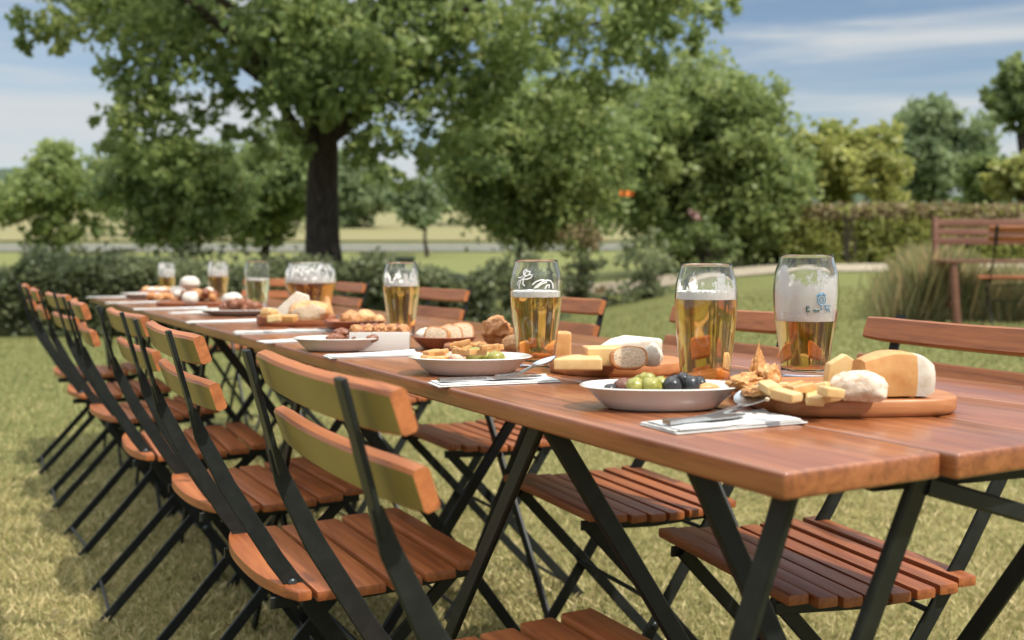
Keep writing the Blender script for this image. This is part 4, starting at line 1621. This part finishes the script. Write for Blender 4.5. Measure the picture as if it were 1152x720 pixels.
# ------------------------------------------------------------------ shrubs and hedges
def shrub(label, cx, cy, rx, ry, d, m, leaf, dens, n=16, name='shrub', cat='shrub', clr=.42, ratio=.8):
    k = d / F
    c = at(cx, cy, d)
    gz = ground(c.x, c.y)
    t = thing(name, label, cat, (c.x, c.y, gz), 0, 'garden shrubs')
    cl = auto_clumps((0, 0, c.z - gz), rx * k * .8, rx * k * ratio * .8, ry * k * .8, n, clr * min(rx, ry) * k, .3)
    for _ in range(n // 2):
        cl.append((Vector((rng.uniform(-.75, .75) * rx * k, rng.uniform(-.6, .6) * rx * k * ratio, .2 * ry * k)), .45 * ry * k))
    foliage('foliage', cl, leaf, dens, m, t, .5, .1, 16000)
    bm = BM()
    for _ in range(9):
        e = Vector((rng.uniform(-.6, .6) * rx * k, rng.uniform(-.4, .4) * rx * k, c.z - gz + rng.uniform(-.1, .5) * ry * k))
        add_tube(bm, limb_path((rng.uniform(-.08, .08), rng.uniform(-.08, .08), -.05), e, .05, 4), 0, 5, radii=[.016, .013, .010, .007, .004])
    obj('stems', bm, M['bark'], t)
    return t


shrub('rounded grey green shrub under the deep green tree', 588, 312, 54, 52, 13.5, M['leaf_grey'], .075, 1500, 18)
shrub('feathery grey green shrub at the edge of the lawn by the gravel path', 728, 292, 52, 38, 15, M['leaf_grey'], .075, 1300, 18)
shrub('tan topped dry shrub showing between the two grey green shrubs', 655, 268, 38, 26, 17, M['leaf_tan'], .08, 1100, 14)
shrub('darker shrub linking the two grey green shrubs', 655, 312, 40, 42, 14.6, M['leaf_hedge'], .08, 1300, 14)
shrub('low dark shrub at the foot of the bright broadleaf tree', 800, 268, 60, 30, 20, M['leaf_dark'], .11, 700, 16)
shrub('round light green bush on top of the clipped hedge', 957, 234, 17, 11, 19.5, M['leaf_light'], .09, 900, 8)
shrub('wispy pale shrub growing out of the tall grass by the old bench', 1042, 305, 26, 56, 9.6, M['leaf_grey'], .045, 2600, 16, ratio=1.0)
shrub('wispy shrub growing past the slim beer glass', 478, 318, 46, 24, 13.2, M['leaf_hedge'], .07, 1300, 12)
shrub('loose shrub with pale tips behind the low hedge', 250, 288, 60, 18, 15.5, M['leaf_grey'], .08, 1000, 12)
shrub('feathery weed clump rising over the low hedge by the round tree', 48, 284, 44, 18, 15, M['leaf_grey'], .06, 1300, 12)
shrub('dark weed clump in front of the road under the drooping boughs', 196, 284, 42, 20, 16, M['leaf_hedge'], .07, 1200, 12)
shrub('pale weed clump beside the thick trunk', 420, 302, 40, 18, 14.5, M['leaf_grey'], .06, 1300, 12)
shrub('dark weedy shrub behind the low hedge near the frame edge', 120, 284, 70, 20, 16.5, M['leaf_hedge'], .09, 1000, 12)


def hedge(label, x0, x1, d, ztop, depth, m, m2, leaf, count, tipfrac=.15, wob=.1):
    a, b = at(x0, 300, d), at(x1, 300, d)
    L = b.x - a.x
    gz = ground((a.x + b.x) / 2, d)
    t = thing('hedge', label, 'hedge', ((a.x + b.x) / 2, d, gz - .02), 0, 'hedges')
    H_ = ztop - gz
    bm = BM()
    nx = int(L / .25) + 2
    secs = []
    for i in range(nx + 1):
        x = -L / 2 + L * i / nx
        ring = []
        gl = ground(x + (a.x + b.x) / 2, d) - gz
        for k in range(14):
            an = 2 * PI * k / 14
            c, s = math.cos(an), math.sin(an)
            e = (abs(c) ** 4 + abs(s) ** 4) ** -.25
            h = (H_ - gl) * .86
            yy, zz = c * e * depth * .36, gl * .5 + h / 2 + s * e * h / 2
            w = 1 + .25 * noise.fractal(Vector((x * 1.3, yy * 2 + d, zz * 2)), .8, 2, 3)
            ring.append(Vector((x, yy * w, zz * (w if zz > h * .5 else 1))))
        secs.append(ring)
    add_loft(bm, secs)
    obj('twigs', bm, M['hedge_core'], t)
    n = count
    x = rng.uniform(-L / 2, L / 2, n)
    side = rng.random(n)
    top = side < .38
    y = np.where(top, rng.uniform(-.5, .5, n), -.5 + rng.normal(0, .06, n)) * depth
    bk = rng.random(n) < .12
    y = np.where(bk & ~top, depth * .5, y)
    hh = H_ * (1 + wob * np.array([noise.fractal(Vector((xx * 1.1, d, 3)), .8, 2, 4) for xx in x]))
    gl = np.array([ground(xx + (a.x + b.x) / 2, d) - gz for xx in x])
    z = np.where(top, hh + rng.normal(0, .05, n), gl + rng.random(n) ** .85 * (hh - gl))
    y += .12 * np.array([noise.noise(Vector((xx * 2.2, zz * 2.2, d))) for xx, zz in zip(x, z)])
    p = np.stack([x, y, z], 1)
    tint = rng.normal(.5, .22, n) + .12 * np.array([noise.noise(Vector((xx * 1.7, zz * 2, 5))) for xx, zz in zip(x, z)])
    tip = (z > hh - .22) & (rng.random(n) < tipfrac)
    v = leaf_verts(p, leaf, .4, .1).reshape(-1, 4, 3)
    quads_object('foliage', v[~tip].reshape(-1, 3), int((~tip).sum()), m, tint[~tip], t)
    if tip.sum():
        quads_object('tips', v[tip].reshape(-1, 3), int(tip.sum()), m2, tint[tip], t)
    return t


hedge('low loose dark green hedge across the lawn behind the table end', -120, 556, 12.8, .84, 1.0, M['leaf_hedge'], M['leaf_grey'], .075, 30000, .55, .38)
hedge('tall clipped hedge with a dry tan top beyond the gravel path', 868, 1300, 21.5, 1.98, 1.2, M['leaf_light'], M['leaf_tan'], .10, 26000, .85, .05)


def tall_grass():
    n = 52000
    cx = rng.normal(0, 1, n)
    d = rng.uniform(8.4, 11.0, n)
    px = np.where(rng.random(n) < .30, 1048 + rng.normal(0, 22, n), 1012 + 250 * rng.random(n) ** .9)
    x = (px - 576) / F * d
    z = np.array([ground(a, b) for a, b in zip(x, d)])
    h = rng.uniform(.15, .74, n) * (.62 + .30 * np.exp(-((px - 1050) / 34) ** 2)) * (.8 + .25 * np.sin(px * .19 + d) * np.sin(d * 4.1 + px * .05))
    w = rng.uniform(.0015, .0038, n)
    ang = rng.uniform(0, PI, n)
    la = rng.uniform(0, 2 * PI, n)
    le = rng.uniform(.02, .40, n) * h
    base = np.stack([x, d, z - .01], 1)
    sx = np.stack([np.cos(ang) * w, np.sin(ang) * w, np.zeros(n)], 1)
    v = np.empty((n, 4, 3))
    v[:, 0] = base - sx
    v[:, 1] = base + sx
    v[:, 2] = base + np.stack([np.cos(la) * le, np.sin(la) * le, h], 1)
    v[:, 3] = base + np.stack([np.cos(la) * le * .35, np.sin(la) * le * .35, h * .6], 1) - sx
    o = quads_object('tall_grass', v.reshape(-1, 3), n, M['tall_grass'], rng.normal(.5, .25, n))
    tag(o, 'tall seeding grass growing round the old wooden bench', 'tall grass', kind='stuff')


tall_grass()

# ------------------------------------------------------------------ old bench, bin, small bright things
q = at(1062, 300, 8.3)
bz = ground(q.x + .5, q.y)
bn = thing('garden_bench', 'old red brown slatted wooden bench half sunk in tall grass on the rise', 'bench', (q.x, q.y, bz), R(-3))
bw = 1.5
sh_ = .495
bm = BM()
for k in range(4):
    add_box(bm, (bw + .10, .085, .026), (bw / 2, -.14 + k * .095, sh_), .005)
obj('seat', bm, M['old_wood'], bn)
bm = BM()
for k, zz in enumerate((.66, .735, .81)):
    add_box(bm, (bw, .022, .058), (bw / 2, .25 + k * .012, zz), .004)
obj('backrest', bm, M['old_wood'], bn)
for x in (.02, bw - .02):
    bm = BM()
    add_bar(bm, [(x, -.14, sh_ - .012), (x + .03, -.12, .2), (x + .06, -.10, -.05)], .06, .05, (1, 0, 0))
    obj('leg', bm, M['old_wood'], bn)
    bm = BM()
    add_bar(bm, [(x, .29, .85), (x, .25, .5), (x, .22, -.05)], .055, .045, (1, 0, 0))
    obj('leg', bm, M['old_wood'], bn)
    bm = BM()
    add_bar(bm, [(x + .055, -.10, .14), (x + .055, .22, .15)], .04, .03, (1, 0, 0))
    obj('side_rail', bm, M['old_wood'], bn)

q = at(452, 300, 16.5)
bz = ground(q.x, q.y)
bn = thing('waste_bin', 'dark green lidded bin showing just above the slim beer glass', 'bin', (q.x, q.y, bz), .1)
bm = BM()
hB = at(452, 289, 16.5).z - bz
add_loft(bm, [[Vector((sx * w, sy * w, z)) for sx, sy in ((-1, -1), (1, -1), (1, 1), (-1, 1))] for w, z in ((.15, 0), (.165, hB * .5), (.185, hB - .08))])
bmesh.ops.bevel(bm, geom=bm.edges[:], offset=.012, segments=2, affect='EDGES')
obj('body', bm, M['bin'], bn)
bm = BM()
add_box(bm, (.42, .42, .07), (0, 0, hB - .04), .015)
obj('lid', bm, M['bin'], bn)

q = at(705, 217, 16.5)
bm = BM()
n = 12
fr = []
for i in range(n + 1):
    x = (-.5 + i / n) * .22
    zt = .030 + .012 * math.sin(i * 1.1)
    fr.append([Vector((x, .03 * math.sin(i * .9) - .004, -.05 + .014 * math.sin(i * 1.7))), Vector((x, .03 * math.sin(i * .9) + .004, -.05 + .014 * math.sin(i * 1.7))), Vector((x, .03 * math.sin(i * .9) + .006, zt)), Vector((x, .03 * math.sin(i * .9) - .002, zt))])
add_loft(bm, fr)
put(bm, 'cloth_strip', M['orange_cloth'], 'small orange cloth strip caught in the dark leaves', 'cloth', q, .1)
q = at(783, 241, 18.5)
cl = [(Vector((0, 0, 0)), .13)]
o = foliage('flower_cluster', cl, .06, 9000, M['pink_petal'])
o.location = q
tag(o, 'small pink blossom cluster in the shade of the bright tree', 'flowers')

# ------------------------------------------------------------------ light
SUN_EL, SUN_AZ = R(50), math.atan2(.80, -.60)      # the sun stands over the right shoulder
sun = bpy.data.lights.new('sun', 'SUN')
sun.energy = 3.1
sun.angle = R(2)
sun.color = (1, .94, .84)
so = bpy.data.objects.new('sun', sun)
COL.objects.link(so)
dirv = Vector((math.sin(SUN_AZ) * math.cos(SUN_EL), math.cos(SUN_AZ) * math.cos(SUN_EL), math.sin(SUN_EL)))
so.rotation_euler = dirv.to_track_quat('Z', 'Y').to_euler()

w = bpy.data.worlds.new('World')
SC.world = w
w.use_nodes = True
nt = w.node_tree
nt.nodes.clear()
out = nt.nodes.new('ShaderNodeOutputWorld')
sky = nt.nodes.new('ShaderNodeTexSky')
sky.sky_type = 'NISHITA'
sky.sun_disc = False
sky.sun_elevation = SUN_EL
sky.sun_rotation = SUN_AZ
sky.air_density = 1.0
sky.dust_density = .6
sky.ozone_density = 1.2
bg = nt.nodes.new('ShaderNodeBackground')
bg.inputs['Strength'].default_value = .066
nt.links.new(sky.outputs[0], bg.inputs['Color'])
tc = nt.nodes.new('ShaderNodeTexCoord')
mp = nt.nodes.new('ShaderNodeMapping')
mp.inputs['Scale'].default_value = (1.5, 1.5, 13.0)
mp.inputs['Rotation'].default_value = (R(3), R(-6), 0)
nt.links.new(tc.outputs['Generated'], mp.inputs['Vector'])
n1 = N(nt, 'ShaderNodeTexNoise', i_Scale=1.5, i_Detail=6, i_Roughness=.55, i_Distortion=.5)
nt.links.new(mp.outputs[0], n1.inputs['Vector'])
sp = nt.nodes.new('ShaderNodeSeparateXYZ')
nt.links.new(tc.outputs['Generated'], sp.inputs[0])
low = N(nt, 'ShaderNodeMapRange')            # more cloud low down
low.inputs['From Min'].default_value = .02
low.inputs['From Max'].default_value = .30
low.inputs['To Min'].default_value = .13
low.inputs['To Max'].default_value = 0
nt.links.new(sp.outputs['Z'], low.inputs['Value'])
lf = N(nt, 'ShaderNodeMapRange')             # and to one side
lf.inputs['From Min'].default_value = -.5
lf.inputs['From Max'].default_value = .4
lf.inputs['To Min'].default_value = .05
lf.inputs['To Max'].default_value = -.03
nt.links.new(sp.outputs['X'], lf.inputs['Value'])
a1 = N(nt, 'ShaderNodeMath', operation='ADD')
a2 = N(nt, 'ShaderNodeMath', operation='ADD')
nt.links.new(n1.outputs[0], a1.inputs[0])
nt.links.new(low.outputs[0], a1.inputs[1])
nt.links.new(a1.outputs[0], a2.inputs[0])
nt.links.new(lf.outputs[0], a2.inputs[1])
ov = N(nt, 'ShaderNodeMapRange')             # broad cloud added high overhead, out of view, for fill light
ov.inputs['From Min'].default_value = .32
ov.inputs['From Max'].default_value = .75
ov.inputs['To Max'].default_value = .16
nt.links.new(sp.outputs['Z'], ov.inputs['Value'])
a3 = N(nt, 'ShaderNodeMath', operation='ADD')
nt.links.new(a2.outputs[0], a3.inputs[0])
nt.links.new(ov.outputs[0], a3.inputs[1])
fac = ramp(nt, a3.outputs[0], [(.43, (.02, .02, .02)), (.54, (.30, .30, .30)), (.66, (.92, .92, .92))])
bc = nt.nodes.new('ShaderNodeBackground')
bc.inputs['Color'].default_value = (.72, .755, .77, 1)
os_ = N(nt, 'ShaderNodeMapRange')  # clouds brightened towards the zenith, above the frame, as added fill
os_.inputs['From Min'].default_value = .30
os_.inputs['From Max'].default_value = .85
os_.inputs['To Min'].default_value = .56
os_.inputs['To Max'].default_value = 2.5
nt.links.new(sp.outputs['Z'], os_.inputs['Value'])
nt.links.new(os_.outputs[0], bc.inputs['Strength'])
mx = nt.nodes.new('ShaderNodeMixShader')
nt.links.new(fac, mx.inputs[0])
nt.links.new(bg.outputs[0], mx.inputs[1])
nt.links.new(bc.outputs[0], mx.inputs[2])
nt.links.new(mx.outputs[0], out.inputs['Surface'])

# ------------------------------------------------------------------ camera and render
cam = bpy.data.cameras.new('camera')
cam.sensor_width = 36
cam.lens = 36 * F / 1152
cam.clip_start = .05
cam.clip_end = 3000
cam.dof.use_dof = True
cam.dof.focus_distance = 1.42
cam.dof.aperture_fstop = 4.8
cam.dof.aperture_blades = 0
co = bpy.data.objects.new('camera', cam)
COL.objects.link(co)
co.location = (0, 0, EYE)
co.rotation_euler = (PI / 2 - PITCH, 0, 0)
SC.camera = co
SC.view_settings.view_transform = 'Standard'
SC.view_settings.look = 'None'
SC.view_settings.exposure = .72
SC.view_settings.gamma = 1
SC.render.engine = 'CYCLES'
SC.cycles.use_denoising = True
SC.cycles.max_bounces = 14
SC.cycles.transmission_bounces = 14
SC.cycles.transparent_max_bounces = 16
SC.cycles.diffuse_bounces = 3
SC.cycles.glossy_bounces = 4
SC.cycles.sample_clamp_indirect = 6
for o in bpy.data.objects:
    if '_r' in o.keys():
        del o['_r']
